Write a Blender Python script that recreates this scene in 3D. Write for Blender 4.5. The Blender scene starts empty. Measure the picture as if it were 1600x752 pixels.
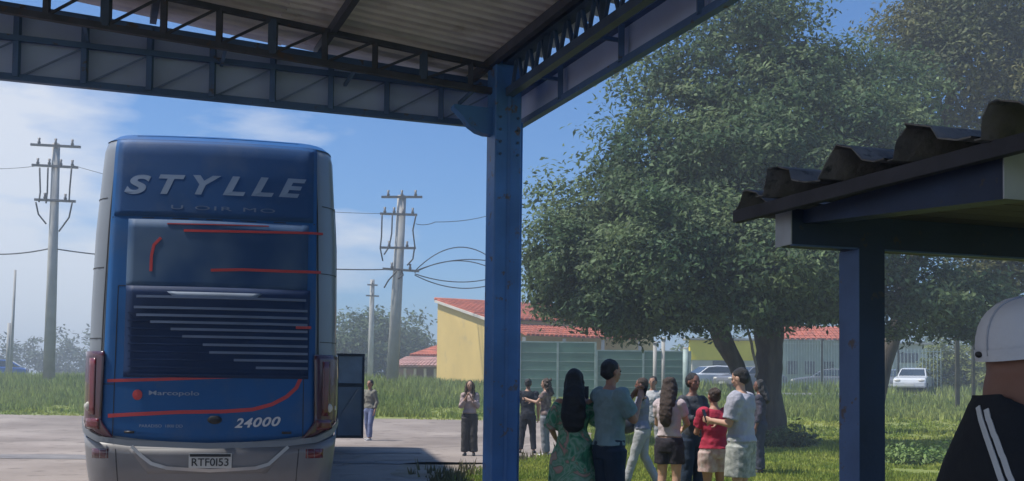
import bpy, math, random
import numpy as np
from mathutils import Vector, Matrix, noise as mnoise
R = math.radians
random.seed(7); rng = np.random.default_rng(7)
sc = bpy.context.scene
C = sc.collection

# ------------------------------------------------------------------ camera
CAMH = 1.5
F = 1600.0
PITCH, ROLL, SHY = R(2.3), R(0.7), 0.102
cam_d = bpy.data.cameras.new("camera"); cam = bpy.data.objects.new("camera", cam_d); C.objects.link(cam)
cam_d.sensor_fit = 'HORIZONTAL'; cam_d.sensor_width = 36; cam_d.lens = 36
cam_d.shift_y = SHY; cam_d.clip_start = 0.05; cam_d.clip_end = 6000
CM = Matrix.Rotation(math.pi/2 + PITCH, 4, 'X') @ Matrix.Rotation(ROLL, 4, 'Z')
cam.matrix_world = Matrix.Translation((0, 0, CAMH)) @ CM
sc.camera = cam

# ------------------------------------------------------------------ world, sun
SUN_EL, SUN_ROT = R(62), R(-98)
EXPOSURE = 0.80
HAZE = .0041
w = bpy.data.worlds.new("World"); sc.world = w; w.use_nodes = True
nt = w.node_tree; nt.nodes.clear()
def N(t, **k):
    n = nt.nodes.new(t)
    for a, b in k.items(): setattr(n, a, b)
    return n
def LK(a, b): nt.links.new(a, b)
def MATHN(op, a, b=None, c=None, clamp=False):
    n = N('ShaderNodeMath', operation=op); n.use_clamp = clamp
    for i, v in enumerate((a, b, c)):
        if v is None: continue
        if isinstance(v, (int, float)): n.inputs[i].default_value = v
        else: LK(v, n.inputs[i])
    return n.outputs[0]
wo = N('ShaderNodeOutputWorld'); bg = N('ShaderNodeBackground')
sky = N('ShaderNodeTexSky'); sky.sky_type = 'NISHITA'; sky.sun_disc = False
sky.sun_elevation = SUN_EL; sky.sun_rotation = SUN_ROT; sky.air_density = 1.0; sky.dust_density = 1.2; sky.ozone_density = 3.0
tcw = N('ShaderNodeTexCoord'); sep = N('ShaderNodeSeparateXYZ'); LK(tcw.outputs['Generated'], sep.inputs[0])
mp = N('ShaderNodeMapping'); mp.inputs['Scale'].default_value = (2.2, 2.2, 8.0); LK(tcw.outputs['Generated'], mp.inputs[0])
cn = N('ShaderNodeTexNoise'); cn.inputs['Scale'].default_value = 1.3; cn.inputs['Detail'].default_value = 7; cn.inputs['Roughness'].default_value = .55
LK(mp.outputs[0], cn.inputs['Vector'])
# cloud bank: thick low on the left of the view, thinning with height and to the right
el = sep.outputs['Z']
left = MATHN('MULTIPLY_ADD', sep.outputs['X'], -2.6, -0.52)
low = MATHN('MULTIPLY_ADD', el, -3.2, 0.62)
cov = MATHN('ADD', MATHN('ADD', left, low), MATHN('MULTIPLY_ADD', cn.outputs['Fac'], 4.2, -2.15))
cov = MATHN('MULTIPLY', MATHN('MULTIPLY', cov, 1.6, clamp=True), 0.85)
mx = N('ShaderNodeMix', data_type='RGBA'); LK(cov, mx.inputs['Factor'])
tint = N('ShaderNodeMix', data_type='RGBA', blend_type='MULTIPLY'); tint.inputs['Factor'].default_value = 1
LK(sky.outputs[0], tint.inputs['A']); tint.inputs['B'].default_value = (0.40, 0.66, 0.93, 1)
LK(tint.outputs['Result'], mx.inputs['A']); mx.inputs['B'].default_value = (5.2, 5.4, 5.8, 1)
LK(mx.outputs['Result'], bg.inputs['Color']); bg.inputs['Strength'].default_value = 0.095
LK(bg.outputs[0], wo.inputs['Surface'])
sd = bpy.data.lights.new("sun", 'SUN'); sd.energy = 3.3; sd.angle = R(2.5); sd.color = (1.0, .95, .86)
so = bpy.data.objects.new("sun", sd); C.objects.link(so)
sdir = Vector((math.sin(SUN_ROT)*math.cos(SUN_EL), math.cos(SUN_ROT)*math.cos(SUN_EL), math.sin(SUN_EL)))
so.rotation_euler = sdir.to_track_quat('Z', 'Y').to_euler(); so.location = (0, 0, 40)
sc.view_settings.view_transform = 'Standard'; sc.view_settings.look = 'None'
sc.view_settings.exposure = EXPOSURE; sc.view_settings.gamma = 1
sc.render.engine = 'CYCLES'; sc.cycles.max_bounces = 6; sc.cycles.transparent_max_bounces = 8

# ------------------------------------------------------------------ photo geometry -> places
def ray(px, py):
    d = Vector(((px-800)/F, (376-py)/F + SHY, -1)); d = CM.to_3x3() @ d
    return d / d.y
def at(px, py, D):            # the point seen at (px,py) at depth D
    return Vector((0, 0, CAMH)) + ray(px, py)*D
def atz(px, py, z):
    r = ray(px, py); return Vector((0, 0, CAMH)) + r*((z-CAMH)/r.z)
def onplane(px, py, P, d):    # on the vertical plane through P along horizontal d
    r = ray(px, py); n = Vector((-d[1], d[0], 0)); t = n.dot(Vector((P[0], P[1], 0)))/n.dot(Vector((r.x, r.y, 0)))
    return Vector((0, 0, CAMH)) + r*t
def smooth(a, b, x):
    t = min(1, max(0, (x-a)/(b-a))); return t*t*(3-2*t)
def H(x, y):                  # ground height: flat, then a bank rising towards the far road
    h = 1.35*smooth(29, 60, y)
    h += .03*math.sin(x*.35+1)*math.sin(y*.27)*smooth(20, 30, y)
    return h
def G(px, D):
    p = at(px, 600, D); p.z = H(p.x, p.y); return p

# ------------------------------------------------------------------ materials
MATS = {}
def mat(name, col, rough=.7, var=.15, scale=3., bump=0., metal=0., col2=None, stretch=None, spec=.5, island=0., detail=5., trans=0., coat=0., spots=None):
    if name in MATS: return MATS[name]
    m = bpy.data.materials.new(name); m.use_nodes = True; t = m.node_tree
    b = t.nodes['Principled BSDF']
    b.inputs['Roughness'].default_value = rough; b.inputs['Metallic'].default_value = metal
    b.inputs['Specular IOR Level'].default_value = spec
    if coat: b.inputs['Coat Weight'].default_value = coat
    tc = t.nodes.new('ShaderNodeTexCoord'); mp = t.nodes.new('ShaderNodeMapping'); t.links.new(tc.outputs['Object'], mp.inputs[0])
    if stretch: mp.inputs['Scale'].default_value = stretch
    n = t.nodes.new('ShaderNodeTexNoise'); n.inputs['Scale'].default_value = scale; n.inputs['Detail'].default_value = detail
    t.links.new(mp.outputs[0], n.inputs['Vector'])
    cr = t.nodes.new('ShaderNodeValToRGB')
    c2 = col2 if col2 else tuple(min(1, c*(1+var)) for c in col)
    c1 = col if col2 else tuple(c*(1-var) for c in col)
    cr.color_ramp.elements[0].position = .35; cr.color_ramp.elements[1].position = .68
    cr.color_ramp.elements[0].color = (*c1, 1); cr.color_ramp.elements[1].color = (*c2, 1)
    t.links.new(n.outputs['Fac'], cr.inputs[0]); out = cr.outputs[0]
    if island:
        ge = t.nodes.new('ShaderNodeNewGeometry'); mr = t.nodes.new('ShaderNodeMapRange')
        mr.inputs['To Min'].default_value = 1-island; mr.inputs['To Max'].default_value = 1+island
        t.links.new(ge.outputs['Random Per Island'], mr.inputs['Value'])
        mm = t.nodes.new('ShaderNodeMix'); mm.data_type = 'RGBA'; mm.blend_type = 'MULTIPLY'; mm.inputs['Factor'].default_value = 1
        t.links.new(out, mm.inputs['A']); t.links.new(mr.outputs[0], mm.inputs['B']); out = mm.outputs['Result']
    if spots:
        sc_, th_, c_, wd_ = spots
        n3 = t.nodes.new('ShaderNodeTexNoise'); n3.inputs['Scale'].default_value = sc_; n3.inputs['Detail'].default_value = 8; n3.inputs['Roughness'].default_value = .65
        t.links.new(tc.outputs['Object'], n3.inputs['Vector'])
        mr = t.nodes.new('ShaderNodeMapRange'); mr.inputs['From Min'].default_value = th_; mr.inputs['From Max'].default_value = th_+wd_; t.links.new(n3.outputs['Fac'], mr.inputs['Value'])
        mm = t.nodes.new('ShaderNodeMix'); mm.data_type = 'RGBA'; t.links.new(mr.outputs[0], mm.inputs['Factor']); t.links.new(out, mm.inputs['A']); mm.inputs['B'].default_value = (*c_, 1); out = mm.outputs['Result']
    t.links.new(out, b.inputs['Base Color'])
    if bump:
        bp = t.nodes.new('ShaderNodeBump'); bp.inputs['Strength'].default_value = bump; bp.inputs['Distance'].default_value = .02
        n2 = t.nodes.new('ShaderNodeTexNoise'); n2.inputs['Scale'].default_value = scale*6; n2.inputs['Detail'].default_value = 6
        t.links.new(mp.outputs[0], n2.inputs['Vector']); t.links.new(n2.outputs['Fac'], bp.inputs['Height']); t.links.new(bp.outputs[0], b.inputs['Normal'])
    if trans:
        tr = t.nodes.new('ShaderNodeBsdfTranslucent'); ms = t.nodes.new('ShaderNodeMixShader'); ms.inputs[0].default_value = trans
        t.links.new(out, tr.inputs['Color']); t.links.new(b.outputs[0], ms.inputs[1]); t.links.new(tr.outputs[0], ms.inputs[2])
        t.links.new(ms.outputs[0], t.nodes['Material Output'].inputs['Surface'])
    MATS[name] = m; return m
M = dict(
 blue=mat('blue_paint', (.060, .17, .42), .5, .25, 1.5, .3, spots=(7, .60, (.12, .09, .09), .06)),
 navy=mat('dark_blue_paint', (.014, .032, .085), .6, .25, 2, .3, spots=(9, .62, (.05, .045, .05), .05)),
 navyside=mat('weathered_and_lit_blue_paint', (.075, .14, .30), .6, .2, 3, .2, spots=(6, .6, (.10, .08, .08), .05)),  # weathered paint of the rails; also paints the lit post face
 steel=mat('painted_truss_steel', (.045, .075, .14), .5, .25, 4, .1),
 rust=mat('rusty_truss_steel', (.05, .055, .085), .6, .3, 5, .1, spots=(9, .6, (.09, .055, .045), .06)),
 fascia=mat('fascia_sheet', (.44, .52, .80), .55, .12, 1.2, .05),
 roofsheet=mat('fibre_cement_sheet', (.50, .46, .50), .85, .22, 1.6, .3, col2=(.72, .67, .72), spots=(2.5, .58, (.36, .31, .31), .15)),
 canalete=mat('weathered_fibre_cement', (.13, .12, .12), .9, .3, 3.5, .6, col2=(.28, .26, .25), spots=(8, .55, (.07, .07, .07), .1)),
 endplate=mat('pale_painted_plate', (.42, .45, .50), .6, .1, 6),
 silver=mat('silver_paint', (.21, .235, .27), .4, .06, 1, 0, .25, coat=.3),
 bumper=mat('bumper_paint', (.20, .20, .215), .4, .08, 1.3, 0, .15, coat=.2),
 busblue=mat('bus_blue_paint', (.016, .10, .29), .6, .1, .8, .05, spec=.25, spots=(2.2, .50, (.07, .12, .22), .35)),
 busdark=mat('bus_dark_blue_vinyl', (.010, .032, .10), .6, .2, 1.2, spec=.25),
 slat=mat('grille_slat_paint', (.12, .165, .27), .35, .1, 2),
 red=mat('red_vinyl_stripe', (.50, .045, .05), .4, .08, 2),
 white=mat('white_vinyl', (.62, .64, .68), .5, .06, 3),
 lettering=mat('grey_white_lettering', (.21, .28, .40), .45, .08, 3),
 glass=mat('dark_glass', (.03, .045, .06), .08, .2, 1, coat=.3, spec=.7),
 rearglass=mat('rear_glass_with_reflection', (.020, .065, .17), .6, .1, 1.6, spec=.2, detail=2, col2=(.085, .14, .23)),  # pale reflection painted into the glass colour as soft blotches
 lampred=mat('tail_lamp_red', (.12, .008, .016), .15, .2, 4, coat=.6),
 lampdark=mat('tail_lamp_smoked', (.07, .02, .035), .12, .2, 3, coat=.6),
 lampwhite=mat('reverse_lamp', (.6, .58, .52), .15, .05, 5, coat=.6),
 rubber=mat('rubber', (.02, .02, .02), .85, .2, 6),
 black=mat('black_plastic', (.015, .016, .02), .5, .2, 5),
 plate=mat('plate_white', (.55, .56, .55), .5, .05, 6),
 asphalt=mat('dusty_asphalt', (.19, .155, .135), .95, .1, .30, .8, col2=(.32, .27, .24), detail=12, spots=(1.7, .55, (.15, .12, .105), .12)),
 road=mat('road_asphalt', (.13, .135, .14), .95, .1, .4, .4, col2=(.19, .19, .19)),
 soil=mat('grass_soil', (.13, .17, .03), .95, .1, .25, .6, col2=(.24, .26, .07), detail=9),
 grass=mat('grass_blades', (.18, .26, .030), .8, .1, .5, col2=(.40, .42, .08), island=.35, trans=.35),
 tallgrass=mat('tall_grass_blades', (.16, .24, .045), .8, .1, .1, col2=(.36, .40, .11), island=.4, trans=.35),
 leaf=mat('tree_leaves', (.055, .105, .050), .65, .1, .7, col2=(.18, .235, .11), island=.5, trans=.4, spec=.25),
 leaf2=mat('olive_tree_leaves', (.08, .10, .035), .75, .1, .35, col2=(.15, .145, .045), island=.4, trans=.3),
 leaffar=mat('far_tree_leaves', (.055, .095, .035), .8, .1, .15, col2=(.11, .15, .06), island=.4, trans=.25),
 leafyellow=mat('yellow_green_leaves', (.14, .18, .04), .8, .1, .3, col2=(.24, .26, .07), island=.4, trans=.3),
 bark=mat('bark', (.055, .045, .038), .95, .1, 2, 1., col2=(.13, .11, .09), stretch=(3, 3, .6)),
 concrete=mat('pole_concrete', (.38, .37, .35), .9, .12, 1.5, .3),
 wire=mat('wire', (.03, .03, .035), .6),
 insul=mat('insulator', (.10, .09, .09), .4),
 yellow=mat('yellow_wall_paint', (.62, .45, .16), .9, .07, .5, .2, spots=(.9, .58, (.40, .31, .17), .25)),
 yellow2=mat('bright_yellow_paint', (.88, .70, .03), .8, .08, .8),
 tile=mat('clay_roof_tile', (.42, .11, .06), .85, .25, 1.5, .3),
 tilepale=mat('pale_clay_tile', (.45, .25, .22), .85, .2, 1.5, .3),
 bwhite=mat('whitewash', (.55, .52, .48), .9, .1, 1, .2),
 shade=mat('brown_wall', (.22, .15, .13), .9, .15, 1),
 mesh=mat('green_fence_screen', (.10, .20, .15), .8, .2, .6),
 rail=mat('fence_rail_paint', (.30, .38, .36), .6, .15, 3),
 darkpost=mat('dark_post', (.06, .06, .04), .8, .2, 3),
 carwhite=mat('white_car_paint', (.65, .67, .70), .25, .03, 1, coat=.6),
 cargrey=mat('grey_car_paint', (.16, .17, .20), .3, .03, 1, coat=.6),
 carblue=mat('blue_car_paint', (.03, .12, .42), .3, .03, 1, coat=.6),
 skin=mat('tan_skin', (.36, .19, .125), .6, .08, 9), skin2=mat('light_skin', (.46, .27, .19), .6, .08, 9),
 skin3=mat('brown_skin', (.20, .092, .064), .55, .12, 9),
 hair=mat('black_hair', (.012, .011, .012), .55, .4, 30, .5, stretch=(6, 6, .5)),
 hairb=mat('brown_hair', (.045, .025, .016), .6, .4, 30, .5, stretch=(6, 6, .5)),
 lip=mat('lips', (.30, .09, .08), .5), eye=mat('eye_dark', (.02, .015, .012), .2),
 sole=mat('pale_shoe', (.55, .53, .52), .7, .1, 6),
)

# ------------------------------------------------------------------ object helpers
def tag(o, label=None, cat=None, group=None, kind=None):
    if label: o['label'] = label
    if cat: o['category'] = cat
    if group: o['group'] = group
    if kind: o['kind'] = kind
    return o
def empty(name, loc=(0, 0, 0), rz=0, label=None, cat=None, group=None):
    o = bpy.data.objects.new(name, None); C.objects.link(o); o.location = loc; o.rotation_euler = (0, 0, rz)
    o.empty_display_size = .2
    return tag(o, label, cat, group)
def mk(name, V, Fc, m=None, parent=None, sm=False, kind=None):
    me = bpy.data.meshes.new(name); me.from_pydata([tuple(v) for v in V], [], Fc); me.validate()
    o = bpy.data.objects.new(name, me); C.objects.link(o)
    if m: me.materials.append(m)
    if sm: me.polygons.foreach_set('use_smooth', [True]*len(me.polygons))
    if parent: o.parent = parent
    if kind: o['kind'] = kind
    me.update(); return o
def inst(src, parent=None, **k):
    c = src.copy(); C.objects.link(c); c.parent = parent if parent else src.parent
    for a, b in k.items(): setattr(c, a, b)
    return c
class B:
    def __init__(s): s.V = []; s.F = []
    def add(s, V, Fc):
        o = len(s.V); s.V += [Vector(v) for v in V]; s.F += [[i+o for i in f] for f in Fc]; return s
    def box(s, c, d, rot=None):
        c = Vector(c); V = []
        for x in (-.5, .5):
            for y in (-.5, .5):
                for z in (-.5, .5):
                    v = Vector((x*d[0], y*d[1], z*d[2]))
                    V.append(c + (rot @ v if rot else v))
        return s.add(V, [(0, 1, 3, 2), (4, 6, 7, 5), (0, 4, 5, 1), (2, 3, 7, 6), (0, 2, 6, 4), (1, 5, 7, 3)])
    def bar(s, a, b, wx, wz, up=(0, 0, 1)):     # rectangular bar between two points
        a = Vector(a); b = Vector(b); y = (b-a); L = y.length; y.normalize(); up = Vector(up)
        if abs(y.dot(up)) > .98: up = Vector((1, 0, 0))
        x = y.cross(up).normalized(); z = x.cross(y)
        return s.box((a+b)/2, (wx, L, wz), Matrix((x, y, z)).transposed())
    def loft(s, rings, n=14, cap=True):          # rings: (centre, a-axis, b-axis)
        o = len(s.V)
        for c, a, b in rings:
            c = Vector(c); a = Vector(a); b = Vector(b)
            for i in range(n):
                t = 2*math.pi*i/n; s.V.append(c + a*math.cos(t) + b*math.sin(t))
        m = len(rings)
        for k in range(m-1):
            for i in range(n):
                j = (i+1) % n
                s.F.append([o+k*n+i, o+k*n+j, o+(k+1)*n+j, o+(k+1)*n+i])
        if cap: s.F.append([o+i for i in range(n)][::-1]); s.F.append([o+(m-1)*n+i for i in range(n)])
        return s
    def tube(s, pts, rs, n=8, cap=True, flat=1.):
        pts = [Vector(p) for p in pts]
        if isinstance(rs, (int, float)): rs = [rs]*len(pts)
        rings = []; px = None
        for i, p in enumerate(pts):
            d = (pts[min(i+1, len(pts)-1)] - pts[max(i-1, 0)]).normalized()
            ref = Vector((1, 0, 0)) if px is None else px
            if abs(d.dot(ref)) > .95: ref = Vector((0, 1, 0))
            x = (ref - d*ref.dot(d)).normalized(); y = d.cross(x); px = x
            rings.append((p, x*rs[i], y*rs[i]*flat))
        return s.loft(rings, n, cap)
    def capsule(s, a, ra, b, rb, n=14):
        a = Vector(a); b = Vector(b); d = (b-a).normalized()
        pts = []; rs = []
        for t in (-.98, -.8, -.45): pts.append(a + d*ra*t); rs.append(ra*math.sqrt(1-t*t))
        pts.append(a); rs.append(ra); pts.append((a+b)/2); rs.append((ra+rb)/2); pts.append(b); rs.append(rb)
        for t in (.45, .8, .98): pts.append(b + d*rb*t); rs.append(rb*math.sqrt(1-t*t))
        return s.tube(pts, rs, n)
    def ell(s, c, r, n=14, m=9, rot=None):
        rings = []
        for k in range(m):
            t = -math.pi/2 + math.pi*(k+.5)/m
            o = Vector((0, 0, math.sin(t)*r[2])); a = Vector((math.cos(t)*r[0], 0, 0)); b = Vector((0, math.cos(t)*r[1], 0))
            if rot: o = rot @ o; a = rot @ a; b = rot @ b
            rings.append((Vector(c)+o, a, b))
        return s.loft(rings, n)
    def go(s, name, m, parent=None, sm=False, kind=None): return mk(name, s.V, s.F, m, parent, sm, kind)

def remesh(o, vox, wr=0., ws=9., it=2):
    md = o.modifiers.new('r', 'REMESH'); md.mode = 'VOXEL'; md.voxel_size = vox; md.use_smooth_shade = True
    m2 = o.modifiers.new('s', 'SMOOTH'); m2.iterations = it; m2.factor = .5
    dg = bpy.context.evaluated_depsgraph_get(); dg.update()
    me = bpy.data.meshes.new_from_object(o.evaluated_get(dg)); mm = o.data.materials[0] if o.data.materials else None
    o.modifiers.clear(); o.data = me
    if mm and not me.materials: me.materials.append(mm)
    if wr:
        n = len(me.vertices); co = np.empty(n*3); no = np.empty(n*3); me.vertices.foreach_get('co', co); me.vertices.foreach_get('normal', no)
        co = co.reshape(-1, 3); no = no.reshape(-1, 3)
        off = random.random()*50
        d = np.array([mnoise.noise(Vector((x*ws+off, y*ws, z*ws*1.4))) + .5*mnoise.noise(Vector((x*ws*2.3, y*ws*2.3+off, z*ws*2.3))) for x, y, z in co])
        co += no*(d*wr)[:, None]; me.vertices.foreach_set('co', co.ravel())
    me.polygons.foreach_set('use_smooth', [True]*len(me.polygons)); me.update()
    return o

# ------------------------------------------------------------------ ground, pavement, road
def sheet(name, f, us, vs, m, dz=0., kind='structure', wallh=0):
    V = []; Fc = []
    for v in vs:
        for u in us:
            x, y = f(u, v); V.append((x, y, H(x, y)+dz))
    n = len(us)
    for j in range(len(vs)-1):
        for i in range(n-1): Fc.append((j*n+i, j*n+i+1, (j+1)*n+i+1, (j+1)*n+i))
    o = mk(name, V, Fc, m, sm=True); o['kind'] = kind; return o
xs = [-900, -600, -300, -150] + [x for x in np.arange(-90, 91, 2.)] + [150, 300, 600, 900]
ys = [-60, -30] + [y for y in np.arange(-10, 91, 1.5)] + [120, 180, 300, 600, 1200]
sheet('ground', lambda u, v: (u, v), xs, ys, M['soil'])
# paved yard on the left: right-hand edge wanders, far edge on the foot of the bank
def yard_edge(y):
    pts = [(-12, 6), (8, 1.6), (13, -.9), (16.5, -1.0), (20, -.2), (22.5, 1.1), (26, 2.1), (33, 2.6), (37.2, 1.6)]
    for (a, xa), (b, xb) in zip(pts, pts[1:]):
        if y <= b: return xa + (xb-xa)*(y-a)/(b-a) + .22*mnoise.noise(Vector((y*.9, 3, 0))) + .08*mnoise.noise(Vector((y*4, 7, 0)))
    return pts[-1][1]
def fy(u, v):
    e = yard_edge(v); x = -90 + (e+90)*u; y = v
    if v > 36: y = v + .5*mnoise.noise(Vector((x*.25, 1, 0))) + .15*mnoise.noise(Vector((x*1.3, 5, 0)))
    return x, y
sheet('paved_yard', fy, list(np.concatenate([np.linspace(0, .8, 20), np.linspace(.81, 1, 90)])), list(np.arange(-12, 37.6, .35)), M['asphalt'], .012)
# street crossing behind the trees, on top of the bank, with a kerb
sheet('street', lambda u, v: (u, v), list(np.arange(4, 90, 2.)), list(np.linspace(50.5, 56.5, 7)), M['road'], .012)
kb = B()
for i in range(40): kb.bar((4+2*i, 50.4, H(4+2*i, 50.4)+.03), (6+2*i, 50.4, H(6+2*i, 50.4)+.03), .15, .14)
kb.go('street_kerb', M['concrete'])['kind'] = 'structure'
# dirt patches on the yard
def blot(name, c, rx, ry, m, dz, seed):
    V = [(c[0], c[1], H(c[0], c[1])+dz)]; n = 40
    for i in range(n):
        t = 2*math.pi*i/n; k = 1+.5*mnoise.noise(Vector((math.cos(t)*1.5+seed, math.sin(t)*1.5, 0)))
        x = c[0]+rx*k*math.cos(t); y = c[1]+ry*k*math.sin(t); V.append((x, y, H(x, y)+dz))
    o = mk(name, V, [(0, 1+i, 1+(i+1) % n) for i in range(n)], m); o['kind'] = 'structure'
mdirt = mat('dry_dirt', (.20, .155, .11), .95, .1, 1.5, .5, col2=(.27, .235, .20), detail=9)
blot('dirt_patch', atz(690, 735, 0), 1.1, 1.8, mdirt, .02, 3)
mcr = mat('patched_asphalt', (.15, .14, .145), .95, .1, 2, .4, col2=(.22, .205, .205))
blot('asphalt_patch', atz(590, 708, 0), 1.0, .5, mcr, .02, 9); blot('asphalt_patch', atz(650, 725, 0), 1.6, .35, mcr, .02, 19)
blot('asphalt_patch', atz(60, 715, 0), 2.2, .5, mcr, .02, 29)

mck = mat('crack_filler', (.06, .055, .05), .95, .2, 4)
for k, (x0_, y0_, x1_, y1_) in enumerate([(-7.5, 20, -1.2, 25), (-13, 24, -3, 33), (-4.5, 17, -1.6, 21), (-9, 27, 1.2, 29.5), (-16, 26, -9, 36)]):
    V = []; n_ = 46
    for i in range(n_+1):
        t = i/n_; x = x0_+(x1_-x0_)*t+.35*mnoise.noise(Vector((t*6, k*3, 0)))+.08*mnoise.noise(Vector((t*30, k, 1))); y = y0_+(y1_-y0_)*t+.6*mnoise.noise(Vector((t*5, k*7, 2)))+.1*mnoise.noise(Vector((t*34, k, 5)))
        w_ = .02+.02*abs(mnoise.noise(Vector((t*20, k, 9)))); V += [(x, y-w_, H(x, y)+.022), (x, y+w_, H(x, y)+.022)]
    o = mk('pavement_crack', V, [(2*i, 2*i+2, 2*i+3, 2*i+1) for i in range(n_)], mck); o['kind'] = 'structure'
# grass: blades as real geometry (stuff)
def blades(name, pts, hs, m, wd=.012, per=5, spread=.06, lab=None):
    n = len(pts)*per
    P = np.repeat(np.array(pts), per, 0); Hh = np.repeat(np.array(hs), per)*rng.uniform(.5, 1.15, n)
    P[:, 0] += rng.normal(0, spread, n); P[:, 1] += rng.normal(0, spread, n)
    a = rng.uniform(0, 6.28, n); ln = rng.uniform(.1, .5, n)*Hh
    W = wd*rng.uniform(.6, 1.4, n)*(1+P[:, 1]/18.)
    b = rng.uniform(0, 6.28, n); dx = np.cos(b)*W; dy = np.sin(b)*W
    V = np.empty((n, 3, 3)); V[:, 0] = P; V[:, 1] = P; V[:, 2] = P
    V[:, 0, 0] -= dx; V[:, 0, 1] -= dy; V[:, 1, 0] += dx; V[:, 1, 1] += dy
    V[:, 2, 0] += np.cos(a)*ln; V[:, 2, 1] += np.sin(a)*ln; V[:, 2, 2] += Hh
    me = bpy.data.meshes.new(name); me.vertices.add(n*3); me.vertices.foreach_set('co', V.ravel())
    me.loops.add(n*3); me.loops.foreach_set('vertex_index', np.arange(n*3)); me.polygons.add(n)
    me.polygons.foreach_set('loop_start', np.arange(0, n*3, 3)); me.polygons.foreach_set('loop_total', np.full(n, 3))
    me.update(); me.validate(); me.materials.append(m)
    o = bpy.data.objects.new(name, me); C.objects.link(o); tag(o, lab, None, None, 'stuff'); return o
def scatter(n, ymin, ymax, ok, hf):
    pts = []; hs = []
    while len(pts) < n:
        u = random.random(); y = 1/((1/ymin)*(1-u) + (1/ymax)*u)
        x = (random.random()*1.2-.6)*y
        if not ok(x, y): continue
        pts.append((x, y, H(x, y)-.01)); hs.append(hf(x, y))
    return pts, hs
inyard = lambda x, y: x < yard_edge(y) and y < 37.2
nz = lambda x, y, s: mnoise.noise(Vector((x*s, y*s, 4)))
p, h = scatter(42000, 12, 50, lambda x, y: not inyard(x, y) and nz(x, y, .6) > -.42, lambda x, y: (.06+.16*max(0, nz(x, y, .45)))*(1+y/60))
blades('lawn_grass', p, h, M['grass'], lab='short bright green grass around the trees')
p, h = scatter(15000, 38.2, 62, lambda x, y: (x < 1.5 or x > 7) and not (50 < y < 57 and x > 3) and nz(x, y, .3)+smooth(38, 46, y)*.7 > .05,
               lambda x, y: .30+.55*smooth(40, 54, y)*(.7+.6*nz(x, y, .2)))
blades('tall_grass', p, h, M['tallgrass'], wd=.013, per=6, spread=.15, lab='tall weedy grass on the bank behind the yard')
p, h = scatter(150, 12, 24, lambda x, y: abs(x-yard_edge(y)) < .35 or (abs(x-atz(690, 738, 0).x) < .7 and abs(y-atz(690, 738, 0).y) < .8 and random.random() < .5), lambda x, y: .14+.12*random.random())
blades('edge_weeds', p, h, mat('dry_weeds', (.10, .10, .04), .8, .1, 1, col2=(.20, .17, .08), island=.4, trans=.3), lab='dry weeds along the edge of the paved yard')

# ------------------------------------------------------------------ trees
def leafmesh(name, blobs, n, size, m, parent, shell=.75, clump=.32, per=26, flat=.55, aspect=.42):
    vol = np.array([b[3]*b[4]*b[5]*(.42 if name == 'crown' and b[2] > 8.6 else 1) for b in blobs])**.72; vol = vol/vol.sum()
    tot = 0; Ps = []; Ns = []
    for b, f in zip(blobs, vol):
        k = max(3, int(n*f/per)); d = rng.normal(size=(k, 3)); d /= np.linalg.norm(d, axis=1)[:, None]
        r = np.where(rng.random(k) < shell, rng.normal(.93, .09, k), rng.uniform(.2, .85, k))
        # lumpy outline
        lump = np.array([mnoise.noise(Vector((x[0]*1.7+b[0], x[1]*1.7+b[1], x[2]*1.7+b[2]))) for x in d])
        r = r*(1+.42*lump)
        c = np.array(b[:3]) + d*r[:, None]*np.array(b[3:6])
        c = np.repeat(c, per, 0); dd = np.repeat(d, per, 0)
        off = rng.normal(0, clump, c.shape); off[:, 2] *= .55
        Ps.append(c+off); Ns.append(dd)
    P = np.concatenate(Ps); D = np.concatenate(Ns); k = len(P)
    nrm = D*.5 + np.array([0, 0, .6]) + rng.normal(0, .55, P.shape); nrm /= np.linalg.norm(nrm, axis=1)[:, None]
    t = rng.normal(size=P.shape); t[:, 2] -= .5; t -= nrm*(t*nrm).sum(1)[:, None]; t /= np.linalg.norm(t, axis=1)[:, None]
    s_ = np.cross(nrm, t); L = size*rng.uniform(.6, 1.4, k)[:, None]
    V = np.empty((k, 4, 3)); V[:, 0] = P - t*L*.5; V[:, 1] = P + s_*L*aspect*.5 + nrm*L*.08; V[:, 2] = P + t*L*.5; V[:, 3] = P - s_*L*aspect*.5 + nrm*L*.08
    me = bpy.data.meshes.new(name); me.vertices.add(k*4); me.vertices.foreach_set('co', V.ravel())
    me.loops.add(k*4); me.loops.foreach_set('vertex_index', np.arange(k*4)); me.polygons.add(k)
    me.polygons.foreach_set('loop_start', np.arange(0, k*4, 4)); me.polygons.foreach_set('loop_total', np.full(k, 4))
    me.update(); me.validate(); me.materials.append(m)
    o = bpy.data.objects.new(name, me); C.objects.link(o)
    if parent: o.parent = parent; o.matrix_parent_inverse = Matrix.Translation(-parent.location)
    return o
def limb(parent, name, pts, rs, m, n=10, sub=5, wob=.12):
    pts = [Vector(p) for p in pts]; P = []; Rr = []
    for i in range(len(pts)-1):
        for k in range(sub):
            t = k/sub; q = pts[i].lerp(pts[i+1], t)
            if not (i == 0 and k == 0): q = q + Vector((nz(q.x+i, q.z, .8), nz(q.y+9, q.z, .8), 0))*wob
            P.append(q); Rr.append(rs[i]*(1-t)+rs[i+1]*t)
    P.append(pts[-1]); Rr.append(rs[-1])
    b = B().tube(P, Rr, n)
    for v in b.V:
        v += Vector((mnoise.noise(v*2.5), mnoise.noise(v*2.5+Vector((9, 0, 0))), 0))*.06*min(1, Rr[0]*3)
    o = b.go(name, m, None, True)
    if parent: o.parent = parent; o.matrix_parent_inverse = Matrix.Translation(-parent.location)
    return o
def px_blob(px, py, D, rpx, rz=None, ry=None):
    c = at(px, py, D); k = D/F
    return (c.x, c.y, c.z, rpx*k, (ry or rpx)*k*.9, (rz or rpx*.85)*k)

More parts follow.
